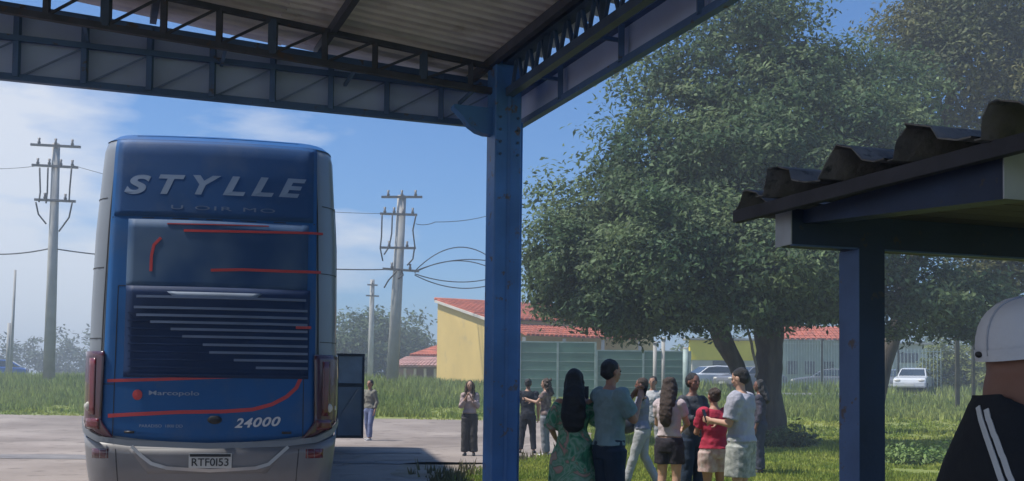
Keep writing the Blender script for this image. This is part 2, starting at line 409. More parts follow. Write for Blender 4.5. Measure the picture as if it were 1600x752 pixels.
# big tree right of the column
base = atz(1206, 694, 0)
T = empty('broadleaf_tree', (base.x, base.y, 0), 0, 'large dark green broadleaf tree with a split trunk behind the waiting group', 'tree')
D0 = base.y
blobs = [px_blob(*a) for a in [
 (885, 395, D0-.5, 72, 75), (945, 330, D0, 62, 60), (960, 430, D0-1.5, 110, 85), (1075, 400, D0-3, 125, 95), (1110, 475, D0-2.5, 90, 45), (1195, 400, D0-3.5, 115, 85),
 (1000, 480, D0-1, 90, 48), (900, 455, D0, 62, 50), (1285, 425, D0-2, 90, 58), (1060, 270, D0-1, 110, 90), (1180, 270, D0-1.5, 125, 100), (1300, 330, D0-1, 115, 100),
 (1090, 165, D0, 95, 75), (1210, 150, D0, 115, 85), (1330, 210, D0, 105, 80), (1175, 60, D0+.5, 75, 75), (1215, 486, D0-1, 55, 30), (1290, 474, D0+1, 60, 26), (1250, 110, D0+1.5, 70, 50),
 (1420, 468, D0-.5, 100, 60), (1505, 478, D0+.5, 65, 48), (1400, 300, D0, 100, 90), (1390, 150, D0+2, 80, 70), (1370, 250, D0+1, 80, 60)]]
leafmesh('crown', blobs, 210000, .165, M['leaf'], T, clump=.23, per=42)
sparse = [px_blob(*a) for a in [(1010, 130, D0, 60, 60), (1075, 80, D0, 60, 50), (1150, 0, D0, 70, 60), (1230, 20, D0+1, 60, 50), (960, 230, D0, 45, 50), (1310, 100, D0+1, 60, 40), (860, 300, D0, 36, 30)]]
leafmesh('outer_twigs', sparse, 9000, .17, M['leaf'], T, clump=.3, per=9)
limb(T, 'trunk', [base-Vector((0, 0, .2)), base+Vector((.02, 0, .5)), at(1204, 615, D0), at(1203, 550, D0), at(1200, 500, D0), at(1195, 440, D0-.3)], [.56, .38, .33, .36, .42, .36], M['bark'], 16)
limb(T, 'trunk', [base+Vector((-.3, .1, -.2)), at(1172, 640, D0+.1), at(1152, 580, D0+.1), at(1132, 535, D0), at(1105, 470, D0)], [.32, .25, .22, .27, .22], M['bark'], 14)
for a in [((1195, 470), (1120, 380), (1080, 280), (1090, 160)), ((1200, 480), (1250, 380), (1320, 280), (1340, 200)), ((1120, 500), (1040, 440), (960, 400), (900, 380)), ((1195, 440), (1200, 300), (1210, 180), (1190, 60)), ((1215, 500), (1290, 460), (1400, 440), (1500, 460)), ((1190, 470), (1150, 420), (1040, 330), (1010, 200))]:
    limb(T, 'limb', [at(x, y, D0-(.5 if i % 2 else 0)) for i, (x, y) in enumerate(a)], [.26, .17, .10, .04], M['bark'], 8, 4, .25)
limb(T, 'hanging_root', [at(1166, 508, D0-.6), at(1176, 545, D0-.5), at(1180, 590, D0-.5)], [.035, .04, .03], mat('pale_aerial_root', (.35, .30, .26), .9, .2, 6), 6)

def tree(name, label, px, D, blobs, n, size, leafm, tr=.2, **k):
    b = G(px, D); t = empty(name, (b.x, b.y, b.z), 0, label, 'tree', k.get('group'))
    bl = [px_blob(*a) for a in blobs]
    leafmesh('crown', bl, n, size, leafm, t, clump=k.get('clump', .3), per=k.get('per', 20))
    top = Vector(bl[0][:3]); limb(t, 'trunk', [b-Vector((0, 0, .3)), b.lerp(top, .5)+Vector((.1, 0, 0)), top], [tr, tr*.8, tr*.3], M['bark'], 10)
    for q in bl[1:4]:
        limb(t, 'limb', [b.lerp(top, .55), Vector(q[:3])], [tr*.5, tr*.15], M['bark'], 7, 3)
    return t
tree('olive_tree', 'olive green tree standing behind the corrugated shelter roof', 1350, 34,
     [(1500, 110, 34, 120, 95), (1580, 40, 34, 110, 90), (1430, 60, 34.5, 75, 60), (1520, 0, 34, 100, 60), (1590, 160, 33, 90, 70), (1650, 300, 33, 120, 120), (1560, 420, 34, 70, 60), (1480, 30, 33.5, 70, 60)], 70000, .18, M['leaf2'], .3)
# far trees left of the yellow house and the hedge line at the left horizon
for i, (px, py, D, r, rz, lab) in enumerate([
   (585, 532, 92, 68, 46, 'rounded pale green tree behind the middle utility pole'),
   (640, 560, 95, 36, 34, 'small green tree next to the low tiled house'),
   (545, 560, 88, 34, 36, 'low green tree beside the open bus door')]):
    tree('far_tree', lab, px, D, [(px, py, D, r, rz), (px-r*.4, py+10, D, r*.6, rz*.6), (px+r*.45, py+8, D, r*.55, rz*.6)], 9000, .45, M['leaffar'], .3, clump=.6, group='far trees behind the yard')
hb = B(); hedge_pts = []
hl = [(X, 118+6*math.sin(X*.1), 2.0+1.3*(.5+nz(X, 3, .05))) for X in range(-150, -30, 5)]
leafmesh('distant_treeline', [(x, y, H(x, y)+h*.8, 5, 3.5, h*1.25) for x, y, h in hl], 60000, .55, mat('treeline_leaves', (.045, .07, .045), .9, .1, .05, col2=(.08, .105, .07), island=.3), None, clump=.5, shell=.6)
o = bpy.data.objects['distant_treeline']; tag(o, 'dark hedge and far-off tree line along the left horizon', None, None, 'stuff')
hr = [(X, 88+3*math.sin(X*.2), 1.6+1.5*(.5+nz(X, 8, .12))) for X in np.arange(6, 80, 3.5)]
leafmesh('far_bushes', [(x, y, H(x, y)+h*.8, 3, 2.2, h*1.2) for x, y, h in hr], 24000, .5, M['leaffar'], None, clump=.6)
tag(bpy.data.objects['far_bushes'], 'mass of green bushes beyond the street on the right', None, None, 'stuff')
def bush(label, px, D, w_, h_, n, m, size=.16, grp=None):
    b = G(px, D); t = empty('bush', b, 0, label, 'bush', grp)
    leafmesh('foliage', [(b.x, b.y, b.z+h_*.5, w_/2, w_/2.5, h_*.55), (b.x-w_*.25, b.y, b.z+h_*.35, w_/3, w_/3, h_*.4), (b.x+w_*.25, b.y, b.z+h_*.4, w_/3, w_/3, h_*.42)], n, size, m, t, clump=.15, per=12)
    for k in range(4): limb(t, 'stem', [b-Vector((0, 0, .05)), b+Vector((random.uniform(-.3, .3)*w_, random.uniform(-.2, .2), h_*.7))], [.03, .01], M['bark'], 5, 2, .03)
bush('yellow green bush right of the white parked car', 1468, 60, 2.0, 3.0, 3500, M['leafyellow'], .22, 'bushes along the far fence')
bush('yellow green bush behind the dark goal-like posts', 1512, 60, 2.2, 3.2, 3500, M['leafyellow'], .22, 'bushes along the far fence')
bush('pale bush between the post and the capped person', 1560, 58, 2.6, 3.0, 3500, M['leafyellow'], .22, 'bushes along the far fence')
bush('weedy bush at the foot of the big tree trunk', 1232, 26.3, 1.3, .5, 1400, M['leaf'], .13)
bush('low bush growing in the lawn beside the shelter post', 1425, 21, 1.6, .32, 1800, mat('lawn_bush', (.09, .17, .04), .7, .1, 1, col2=(.19, .27, .07), island=.4, trans=.3), .11)

# ------------------------------------------------------------------ canopy (left) : column, trusses, fascia, roof
U = Vector((-.943, -.332, 0)).normalized(); Vd = Vector((.377, -.926, 0)).normalized()
CP = Vector((at(785, 400, 10).x, 10, 0))        # column centre
CN = Vector((.0, 10.63, 0))                       # outer corner of the fascia
can = empty('bus_station_canopy', CP, 0, 'blue steel canopy with lattice trusses and corrugated roof over the yard edge', 'canopy')
def rel(o): o.parent = can; o.matrix_parent_inverse = Matrix.Translation(-CP); return o
def bar(name, a, b, wx, wz, m, up=(0, 0, 1)): return rel(B().bar(a, b, wx, wz, up).go(name, m))
cz = 4.75
# column: folded-steel box section with two flanges
cb = B(); rc = Matrix.Rotation(math.atan2(U.y, U.x), 3, 'Z')
cs = []
pr = [(-.125, -.135), (.125, -.135), (.135, -.125), (.135, .125), (.125, .135), (-.125, .135), (-.135, .125), (-.135, -.125)]
Vv = [CP + rc @ Vector((x, y, 0)) for x, y in pr] + [CP + rc @ Vector((x, y, 0)) + Vector((0, 0, cz)) for x, y in pr]
Ff = [[i, (i+1) % 8, 8+(i+1) % 8, 8+i] for i in range(8)] + [list(range(8))[::-1], list(range(8, 16))]
rel(mk('column', Vv, Ff, M['blue']))
rel(B().bar(CP+Vd*.139, CP+Vd*.139+Vector((0, 0, cz-.4)), .012, .03).go('column_seam', M['blue']))
rel(B().tube([CP+Vector((.165, .02, 0)), CP+Vector((.165, .02, 4.1))], .022, 10).go('downpipe', M['blue'], None, True))
rel(B().box(CP+Vector((0, 0, .012)), (.5, .5, .024)).go('base_plate', M['blue']))
for k in range(4):
    for sx in (-1, 1):
        rel(B().tube([CP+Vd*.136+U*(.09*sx)+Vector((0, 0, 3.75+.12*k)), CP+Vd*.150+U*(.09*sx)+Vector((0, 0, 3.75+.12*k))], .014, 6).go('bolt', M['steel']))
# left bracket under the fascia beam
A0 = CP+U*.13; bb = B(); rows = []
for s, zb in [(0, 3.95), (.08, 3.95), (.16, 3.97), (.24, 4.02), (.31, 4.10), (.36, 4.15), (.40, 4.18)]:
    for off in (-.06, .06):
        P = A0+U*s + Vd.cross(Vector((0, 0, 1)))*0 + Vector((-U.y, U.x, 0))*off
        rows += [(P.x, P.y, zb), (P.x, P.y, 4.21)]
Fc = []
for i in range(6):
    o = i*4; Fc += [(o, o+4, o+5, o+1), (o+2, o+3, o+7, o+6), (o, o+2, o+6, o+4), (o+1, o+5, o+7, o+3)]
Fc += [(0, 1, 3, 2), (24, 26, 27, 25)]
rel(mk('bracket', rows, Fc, M['blue']))
def seg(Pa, d, z0, s0, s1, slope=0, off=0):
    n = Vector((-d.y, d.x, 0)); return Pa+d*s0+n*off+Vector((0, 0, z0+slope*s0)), Pa+d*s1+n*off+Vector((0, 0, z0+slope*s1))
LL = 9.0
SL = .09   # roof rises to the left
# left truss
zA, zT = 4.385, 4.62
SA = .052
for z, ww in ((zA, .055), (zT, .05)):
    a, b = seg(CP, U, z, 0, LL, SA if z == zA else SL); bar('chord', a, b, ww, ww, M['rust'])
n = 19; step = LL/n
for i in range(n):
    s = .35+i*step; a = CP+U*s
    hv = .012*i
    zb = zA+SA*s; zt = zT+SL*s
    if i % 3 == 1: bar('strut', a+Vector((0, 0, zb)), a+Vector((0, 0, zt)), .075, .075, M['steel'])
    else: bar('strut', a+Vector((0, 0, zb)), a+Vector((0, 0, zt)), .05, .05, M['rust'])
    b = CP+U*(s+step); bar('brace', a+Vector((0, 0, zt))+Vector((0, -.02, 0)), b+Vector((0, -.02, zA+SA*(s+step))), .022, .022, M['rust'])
# right truss: dense lattice, double
zA2, zT2 = 4.36, 4.70
RL = 11.
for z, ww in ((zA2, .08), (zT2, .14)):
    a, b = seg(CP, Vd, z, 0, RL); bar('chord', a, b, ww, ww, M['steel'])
n2 = 40; st2 = RL/n2
for i in range(n2):
    s = .2+i*st2
    a = CP+Vd*s; b = CP+Vd*(s+st2/2); c = CP+Vd*(s+st2)
    if s+st2 > RL: break
    bar('brace', a+Vector((0, 0, zA2)), b+Vector((0, 0, zT2)), .03, .03, M['steel']); bar('brace', b+Vector((0, 0, zT2)), c+Vector((0, 0, zA2)), .03, .03, M['steel'])
    if i % 4 == 3: bar('strut', a+Vector((0, 0, zA2)), a+Vector((0, 0, zT2)), .06, .06, M['steel'])
# fascia left: sheet panels between posts, top and bottom rail
zF0, zF1 = 4.20, 4.62
FS = .045
for name, z in (('fascia_rail', zF0), ('fascia_rail', zF1)):
    a, b = seg(CN, U, z, 0, LL+1, 0 if z == zF0 else FS); bar(name, a, b, .07, .06, M['navyside'])
    a, b = seg(CN, Vd, z-(.0 if z == zF0 else .08), 0, RL+.5); bar(name, a, b, .07, .06, M['navyside'])
a, b = seg(CN, U, 4.545, .1, LL+1, 0, .05); bar('fascia_rail', a, b, .04, .05, M['navyside'])
ps = .56
for i in range(17):
    s = .25+i*ps; nrm = Vector((-U.y, U.x, 0))
    a = CN+U*s; bar('fascia_post', a+nrm*.03+Vector((0, 0, zF0)), a+nrm*.03+Vector((0, 0, zF1+FS*s)), .055, .05, M['navyside'])
    b = CN+U*(s+ps)
    pq = [a-nrm*.04+Vector((0, 0, zF0+.01)), b-nrm*.04-U*.006+Vector((0, 0, zF0+.01)), b-nrm*.04-U*.006+Vector((0, 0, zF1+FS*(s+ps))), a-nrm*.04+Vector((0, 0, zF1+FS*s))]
    pq += [q-nrm*.006 for q in pq]
    rel(mk('fascia_panel', pq, [(0, 1, 2, 3), (7, 6, 5, 4), (0, 4, 5, 1), (1, 5, 6, 2), (2, 6, 7, 3), (3, 7, 4, 0)], M['fascia']))
    bar('fascia_brace', a+nrm*.02+Vector((0, 0, zF1-.08)), b+nrm*.0+Vector((0, 0, zF0)), .014, .014, mat('faded_brace', (.17, .23, .42), .6))
for i in range(9):
    s = i*1.2; a = CN+Vd*s; b = CN+Vd*(s+1.194); nrm = Vector((Vd.y, -Vd.x, 0))
    rel(B().bar(a+nrm*-.035+Vector((0, 0, 4.37)), b+nrm*-.035+Vector((0, 0, 4.37)), .006, .31).go('fascia_panel', M['fascia']))
    bar('fascia_post', a+nrm*.03+Vector((0, 0, zF0)), a+nrm*.03+Vector((0, 0, 4.54)), .05, .05, M['navyside'])
# ties from truss to fascia (short outriggers)
for i in range(8):
    s = .3+i*1.18; a = CP+U*s; n_ = Vector((-U.y, U.x, 0)); q = -n_ if n_.y < 0 else n_
    bar('outrigger', a+Vector((0, 0, zA+SA*s)), a+q*.56+Vector((0, 0, zA+SA*s)), .03, .03, M['navyside'])
for i in range(9):
    s = .6+i*1.2; a = CP+Vd*s; bar('outrigger', a+Vector((0, 0, 4.40)), a+Vector((.926, .377, 0))*.31+Vector((0, 0, 4.40)), .03, .03, M['navyside'])
# corrugated roof, corrugation runs along U, rises with s
zr = 4.74
wv = .152; nw = 6; sw = wv*nw; slen = 2.3
Vv = []; Ff = []; kk = nw*6+1
for t in (0, slen+.12):
    for i in range(kk):
        q = i/6*2*math.pi; Vv.append((t, i*wv/6, .036*math.cos(q)))
    for i in range(kk):
        q = i/6*2*math.pi; Vv.append((t, i*wv/6, .036*math.cos(q)+.007))
for i in range(kk-1):
    Ff += [(i, 2*kk+i, 2*kk+i+1, i+1), (kk+i, kk+i+1, 3*kk+i+1, 3*kk+i), (i, i+1, kk+i+1, kk+i), (2*kk+i, 3*kk+i, 3*kk+i+1, 2*kk+i+1)]
proto = None
xa = Vector((U.x, U.y, SL)).normalized(); ya = Vd; za = xa.cross(ya)
if za.z < 0: za = -za
for i in range(6):
    for j in range(16):
        # world transform: local x -> up the slope, local y -> along Vd
        loc = CP + U*(-.28+i*slen) - Vd*.99 + Vd*(j*sw) + Vector((0, 0, zr + SL*(-.28+i*slen) + .008*(i % 2) + .004*(j % 2)))
        mt = Matrix.Translation(loc) @ Matrix((xa, ya, za)).transposed().to_4x4()
        if proto is None:
            proto = mk('roof_sheet', Vv, Ff, M['roofsheet'], None, True); q = proto
            proto.data.polygons.foreach_set('use_smooth', [False]*len(proto.data.polygons))
        else:
            q = proto.copy(); C.objects.link(q)
        q.parent = can; q.matrix_parent_inverse = Matrix.Identity(4)
        q.matrix_basis = Matrix.Translation(-CP) @ mt
# purlins along Vd
for i in range(8):
    s = .15+i*1.55; a = CP+U*s; zz = zr+SL*s-.085
    bar('purlin', a-Vd*.76+Vector((0, 0, zz)), a+Vd*RL+Vector((0, 0, zz)), .06, .09, M['rust'])

# ------------------------------------------------------------------ right-hand shelter with deep corrugated roof
E1 = Vector((.957, .29, 0)).normalized(); E2 = Vector((.29, -.957, 0)).normalized()
SP = at(1347, 500, 6.0); SP.z = 0
she = empty('waiting_shelter', SP, 0, 'dark blue beam shelter on a square post with deep trapezoid corrugated roof', 'shelter')
def rels(o): o.parent = she; o.matrix_parent_inverse = Matrix.Translation(-SP); return o
zb0, zb1 = 2.325, 2.525
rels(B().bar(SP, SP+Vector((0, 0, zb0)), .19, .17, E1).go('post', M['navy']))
rels(B().bar(SP-E1*.087-E2*.0, SP-E1*.087+Vector((0, 0, zb0-.01)), .19, .006, E1).go('post_lit_face', M['navyside']))  # thin sheet added so the post's left face is painted as lit
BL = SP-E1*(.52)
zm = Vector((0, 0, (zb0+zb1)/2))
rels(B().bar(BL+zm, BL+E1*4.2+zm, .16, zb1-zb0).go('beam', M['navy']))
rels(B().bar(BL-E1*.008+zm, BL-E1*.001+zm, .165, zb1-zb0+.006).go('end_plate', M['endplate']))
rels(B().bar(BL-E2*.0+E2*.07+Vector((0, 0, zb0-.006)), BL+E1*4.2+E2*.07+Vector((0, 0, zb0-.006)), .03, .010).go('beam_lip', M['navyside']))
RL0 = BL+E1*.14+E2*.083
def rafter(q):
    sd_ = E1*.07; V = []
    for P_, lo in ((q, 2.445), (q+E2*1.52, 2.322)):
        for sg in (-1, 1):
            for z in (lo, 2.519): V.append(P_+sd_*sg+Vector((0, 0, z)))
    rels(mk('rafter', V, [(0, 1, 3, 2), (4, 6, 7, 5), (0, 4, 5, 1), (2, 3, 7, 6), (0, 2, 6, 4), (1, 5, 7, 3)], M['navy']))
    rels(B().bar(q+E2*1.522+zm, q+E2*1.53+zm, .15, zb1-zb0+.004).go('end_plate', M['endplate']))
for k in range(3): rafter(RL0+E1*1.7*k)
# boards lining the underside between rafters
E2r = Vector((.37, -.93, 0)).normalized(); P0 = Vector((1.22, 5.98, 0))+E2r*.40
for k in range(10):
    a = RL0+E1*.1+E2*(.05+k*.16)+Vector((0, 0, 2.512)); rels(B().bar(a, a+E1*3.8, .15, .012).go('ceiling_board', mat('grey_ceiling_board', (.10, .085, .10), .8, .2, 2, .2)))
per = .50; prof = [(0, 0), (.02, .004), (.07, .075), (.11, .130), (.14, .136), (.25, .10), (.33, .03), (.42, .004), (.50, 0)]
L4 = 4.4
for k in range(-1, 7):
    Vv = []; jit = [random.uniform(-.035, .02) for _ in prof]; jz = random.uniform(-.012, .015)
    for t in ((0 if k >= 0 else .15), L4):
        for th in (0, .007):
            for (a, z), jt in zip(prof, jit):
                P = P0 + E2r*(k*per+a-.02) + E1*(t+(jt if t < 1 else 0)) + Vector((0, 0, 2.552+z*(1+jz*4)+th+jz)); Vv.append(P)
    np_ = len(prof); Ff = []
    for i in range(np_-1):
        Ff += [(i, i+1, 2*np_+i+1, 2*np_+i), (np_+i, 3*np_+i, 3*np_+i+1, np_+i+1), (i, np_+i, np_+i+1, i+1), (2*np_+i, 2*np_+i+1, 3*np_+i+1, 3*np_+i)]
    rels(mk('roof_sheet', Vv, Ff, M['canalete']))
rels(B().bar(P0+E1*.10+E2r*-.4+Vector((0, 0, 2.513)), P0+E1*.10+E2r*3.4+Vector((0, 0, 2.513)), .05, .07).go('overhang_shade_strip', mat('overhang_shade_dark', (.05, .05, .065), .8, .3, 3, .3)))  # dark strip added for the shaded underside of the overhanging sheets

# ------------------------------------------------------------------ coach
BA = R(-9.7); BX, BD = -3.18, 10.80
bus = empty('double_decker_coach', (BX, BD, 0), -BA, 'blue and silver double decker coach seen from behind in the paved yard', 'coach')
BLn = 13.6
tab = [(.32, 1.22, .05), (.6, 1.26, .0), (.95, 1.295, .0), (1.6, 1.30, .01), (2.3, 1.29, .03), (3.0, 1.255, .07), (3.6, 1.205, .12), (3.85, 1.19, .15), (3.96, 1.165, .19), (4.03, 1.09, .27), (4.075, .88, .45), (4.10, .5, .8), (4.115, .2, 1.1)]
tab = [(z + .13*smooth(1.5, 4, z), w_ if z < 2 else w_+.035*smooth(2, 3.6, z), d) for z, w_, d in tab]
def wz(z):
    for (a, w1, d1), (b, w2, d2) in zip(tab, tab[1:]):
        if z <= b: t = max(0, (z-a)/(b-a)); return w1+(w2-w1)*t, d1+(d2-d1)*t
    return tab[-1][1:]
RC = .34
def S(u, z, off=0):
    W, d = wz(z); r = min(RC, W*.9); a = W-r; s = 1 if u >= 0 else -1; m = abs(u)
    if m <= a: x, y, nx, ny = m, .06*(m/a)**2, 0.08*m, -1
    elif m <= a+r*math.pi/2:
        f = (m-a)/r; x = a+r*math.sin(f); y = .06+r*(1-math.cos(f)); nx, ny = math.sin(f), -math.cos(f)
    else: x = W; y = .06+r+(m-a-r*math.pi/2); nx, ny = 1, 0
    l = math.hypot(nx, ny)
    return Vector((s*(x+off*nx/l), y+d+off*ny/l, z))
def patch(name, outline, m, off=.006, th=.006, parent=None, res=(24, 12), sm=True):
    # outline: function (i 0..1) -> for grid patches: (u0(z),u1(z),z0,z1); solid sheet with rim
    u0, u1, z0, z1 = outline; nu, nz_ = res; Vv = []; Ff = []
    fu0 = u0 if callable(u0) else (lambda t: u0); fu1 = u1 if callable(u1) else (lambda t: u1)
    fz0 = z0 if callable(z0) else (lambda t: z0); fz1 = z1 if callable(z1) else (lambda t: z1)
    for o_ in (off+th, off-.004):
        for j in range(nz_+1):
            for i in range(nu+1):
                tj = j/nz_; ti = i/nu; u = fu0(tj)*(1-ti)+fu1(tj)*ti; z = fz0(ti)*(1-tj)+fz1(ti)*tj
                Vv.append(S(u, z, o_))
    w1 = nu+1; n1 = w1*(nz_+1)
    for j in range(nz_):
        for i in range(nu):
            a = j*w1+i; Ff.append((a, a+1, a+w1+1, a+w1))
    for i in range(nu):
        Ff.append((i, n1+i, n1+i+1, i+1)); a = nz_*w1+i; Ff.append((a, a+1, n1+a+1, n1+a))
    for j in range(nz_):
        a = j*w1; Ff.append((a, a+w1, n1+a+w1, n1+a)); a = j*w1+nu; Ff.append((a, n1+a, n1+a+w1, a+w1))
    o = mk(name, Vv, Ff, m, parent or bus, False)
    if sm: o.data.polygons.foreach_set('use_smooth', [i < nu*nz_ for i in range(len(o.data.polygons))])
    return o
def bu(px, py):
    f_ = Vector((math.sin(BA), math.cos(BA), 0)); r_ = Vector((math.cos(BA), -math.sin(BA), 0)); d = ray(px, py); O = Vector((0, 0, CAMH)); zz = 2.
    for _ in range(4):
        P_ = Vector((BX, BD, 0)) + f_*(.02+wz(zz)[1]); t = f_.dot(P_-O)/f_.dot(d); q = O+d*t; zz = min(4.1, max(.4, q.z))
    x = r_.dot(q-Vector((BX, BD, 0))); W = wz(zz)[0]; a = W-min(RC, W*.9)
    if abs(x) > a: x = math.copysign(a+RC*math.asin(min(.99, (abs(x)-a)/RC)), x)
    return x, q.z
def ribbon(name, pts, wd, m, off=.0175, parent=None):
    q = []
    for (a, b) in zip(pts, pts[1:]):
        for k in range(6): q.append((a[0]+(b[0]-a[0])*k/6, a[1]+(b[1]-a[1])*k/6))
    q.append(pts[-1]); Vv = []; n_ = len(q)
    for i, p_ in enumerate(q):
        a = q[max(0, i-1)]; b = q[min(n_-1, i+1)]; dx, dz = b[0]-a[0], b[1]-a[1]; l = math.hypot(dx, dz) or 1
        tx, tz = -dz/l*wd/2, dx/l*wd/2
        for s_ in (1, -1):
            for o_ in (off, off-.006): Vv.append(S(p_[0]+tx*s_, p_[1]+tz*s_, o_))
    Ff = []
    for i in range(n_-1):
        o = i*4; Ff += [(o, o+4, o+6, o+2), (o+1, o+3, o+7, o+5), (o, o+1, o+5, o+4), (o+2, o+6, o+7, o+3)]
    Ff += [(0, 2, 3, 1), (n_*4-4, n_*4-3, n_*4-1, n_*4-2)]
    return mk(name, Vv, Ff, m, parent or bus)
# body shell
us_half = [0, .2, .4, .6, .75, .86]
Vv = []; Ff = []; loops = 0
def planloop(z):
    W, d = wz(z); r = min(RC, W*.9); a = W-r; out = []
    rear = [(a*t, .06*t*t+d) for t in (0, .25, .5, .75, 1)]+[(a+r*math.sin(f), .06+r*(1-math.cos(f))+d) for f in (.3, .6, .9, 1.2, 1.57)]
    half = rear + [(W, BLn/2)] + [(x, BLn-y) for x, y in rear[::-1]]
    out = half + [(-x, y) for x, y in half[::-1][1:-1]]
    return out
for z, _, _ in tab:
    lp = planloop(z); Vv += [(x, y, z) for x, y in lp]; nl = len(lp)
for k in range(len(tab)-1):
    for i in range(nl): Ff.append((k*nl+i, k*nl+(i+1) % nl, (k+1)*nl+(i+1) % nl, (k+1)*nl+i))
Ff.append(list(range(nl))[::-1]); Ff.append([(len(tab)-1)*nl+i for i in range(nl)])
body = mk('body', Vv, Ff, M['silver'], bus, True)
Vr = []
rt = [q for q in tab if q[0] > 4.05]
for z, _, _ in rt: Vr += [(x*1.004, y-.006+.012*y/BLn, z+.006) for x, y in planloop(z)]
mk('roof', Vr, [(k*nl+i, k*nl+(i+1) % nl, (k+1)*nl+(i+1) % nl, (k+1)*nl+i) for k in range(len(rt)-1) for i in range(nl)]+[[(len(rt)-1)*nl+i for i in range(nl)]], M['busblue'], bus, True)
# rear blue panel
p0 = bu(163, 690); p1 = bu(497, 690)
rp = patch('rear_panel', (lambda t: -1.09+.03*t, lambda t: 1.09-.03*t, lambda t: .865+.09*(2*t-1)**2, 4.17), M['busblue'], .006, .006, res=(36, 40))
patch('upper_band', (lambda t: -1.03+.01*t, lambda t: 1.03-.01*t, 3.25, lambda t: 4.10), mat('bus_deep_blue_paint', (.016, .07, .20), .62, .15, 1, .05, spec=.25, spots=(2.2, .5, (.06, .10, .19), .35)), .013, .003, res=(30, 14))
# spoiler lip at the roof edge
patch('roof_lip', (-.85, .85, 4.15, 4.22), M['busblue'], .012, .006, res=(24, 3))
u0, z0 = bu(196, 452); u1, z1 = bu(482, 352)
patch('rear_window', (u0, u1, z0, z1), M['rearglass'], .0125, .0012, res=(24, 8))
u0, z0 = bu(192, 592); u1, z1 = bu(484, 453)
gr = patch('engine_grille', (u0, u1, z0+.02, z1-.006), M['busdark'], .014, .004, res=(24, 14))
sl = [(214, 463, 478), (210, 480, 480), (214, 492, 480), (236, 503, 480), (268, 514.5, 480), (286, 526, 480), (318, 539, 480), (328, 551, 480), (366, 563, 480), (400, 575, 480)]
for (a, y, b) in sl:
    ua, za_ = bu(a, y); ub, _ = bu(b, y); o = patch('slat', (ua, ub, za_-.013, za_+.013), M['slat'], .030, .012, gr, res=(20, 1), sm=False)
for y in range(487, 592, 12):
    ua, za_ = bu(200, y); ub, _ = bu(480, y); patch('louvre', (ua, ub, za_-.018, za_-.004), M['busdark'], .026, .010, gr, res=(20, 1), sm=False)
ua, za_ = bu(262, 456); ub, zb_ = bu(410, 470)
patch('badge_plate', (lambda t: ua+.09*(1-t), lambda t: ub-.09*(1-t), zb_, za_), mat('badge_grey', (.17, .22, .31), .6), .034, .004, gr, res=(12, 2))
# red ribbons
def rb(pts, wd=.028): return ribbon('red_stripe', [bu(*p_) for p_ in pts], wd*1.15, M['red'], .019 if min(p_[1] for p_ in pts) < 500 else .0155)
rb([(288, 361), (330, 362), (400, 363), (503, 364)], .022); rb([(262, 350), (340, 352), (420, 354)], .010); rb([(236, 424), (237, 400), (241, 383), (252, 372)], .026); rb([(330, 423), (380, 422), (440, 424), (500, 425)], .026)
rb([(167, 595), (250, 593), (330, 590), (392, 588)], .028); ribbon('red_stripe', [bu(462, 512), bu(485, 512)], .03, M['red'], .034)
rb([(469, 567), (470, 590), (463, 606), (448, 620), (425, 632), (395, 640), (350, 643), (280, 644), (200, 648), (168, 650)], .034)
def text(name, s_, px0, px1, py_mid, hpx, m, off=.0165, shear=0., parent=None, bold=.0, th=.002, space=1.):
    cu = bpy.data.curves.new(name, 'FONT'); cu.body = s_; cu.size = 1; cu.extrude = .01; cu.shear = shear; cu.offset = bold; cu.space_character = space
    o = bpy.data.objects.new(name, cu); C.objects.link(o); dg = bpy.context.evaluated_depsgraph_get(); dg.update()
    me = bpy.data.meshes.new_from_object(o.evaluated_get(dg)); bpy.data.objects.remove(o)
    n_ = len(me.vertices); co = np.empty(n_*3); me.vertices.foreach_get('co', co); co = co.reshape(-1, 3)
    mn = co.min(0); mx_ = co.max(0); (ua, zm_) = bu(px0, py_mid); ub, _ = bu(px1, py_mid); hh = hpx*.0068
    for c in co:
        u = ua+(ub-ua)*(c[0]-mn[0])/(mx_[0]-mn[0]); z = zm_+hh*((c[1]-mn[1])/(mx_[1]-mn[1])-.5)
        p_ = S(u, z, off+(th if c[2] > 0 else 0)); c[:] = p_
    me.vertices.foreach_set('co', co.ravel()); me.materials.clear(); me.materials.append(m); me.update()
    o = bpy.data.objects.new(name, me); C.objects.link(o); o.parent = parent or bus
    if len(s_) > 1: o['kind'] = 'stuff'
    return o
for ch_, xa_, xb_, ym_ in zip('STYLLE', (194, 248, 302, 349, 393, 436), (236, 290, 346, 384, 428, 478), (287, 288, 289.5, 291, 292, 293)):
    text('letter', ch_, xa_, xb_, ym_, 31, M['lettering'], shear=.3, bold=.035)
text('small_lettering', 'U OIR MO', 268, 430, 324, 6.5, mat('faint_lettering', (.12, .17, .27), .5), bold=.0, space=1.2)
for k_, ch_ in enumerate('24000'): text('digit', ch_, 367+14.3*k_, 381+14.3*k_, 661-.6*k_, 15, M['white'], shear=.3, bold=.025)
text('maker_lettering', 'Marcopolo', 233, 312, 615, 9, mat('pale_blue_lettering', (.25, .31, .42), .5), bold=.01)
text('small_lettering', 'PARADISO  1800 DD', 218, 286, 665.5, 4.5, mat('pale_blue_lettering', (.25, .31, .42), .5))
ue, ze = bu(215, 617); Vv = [S(ue, ze, .022)]+[S(ue+.05*math.cos(t*math.pi/8), ze+.055*math.sin(t*math.pi/8), .020) for t in range(16)]
mk('maker_emblem', Vv, [(0, 1+i, 1+(i+1) % 16) for i in range(16)], M['red'], bus)
ue, ze = bu(336, 656); hl_ = B().ell(S(ue, ze, .02), (.075, .02, .045)).go('hatch_handle', M['black'], bus, True)
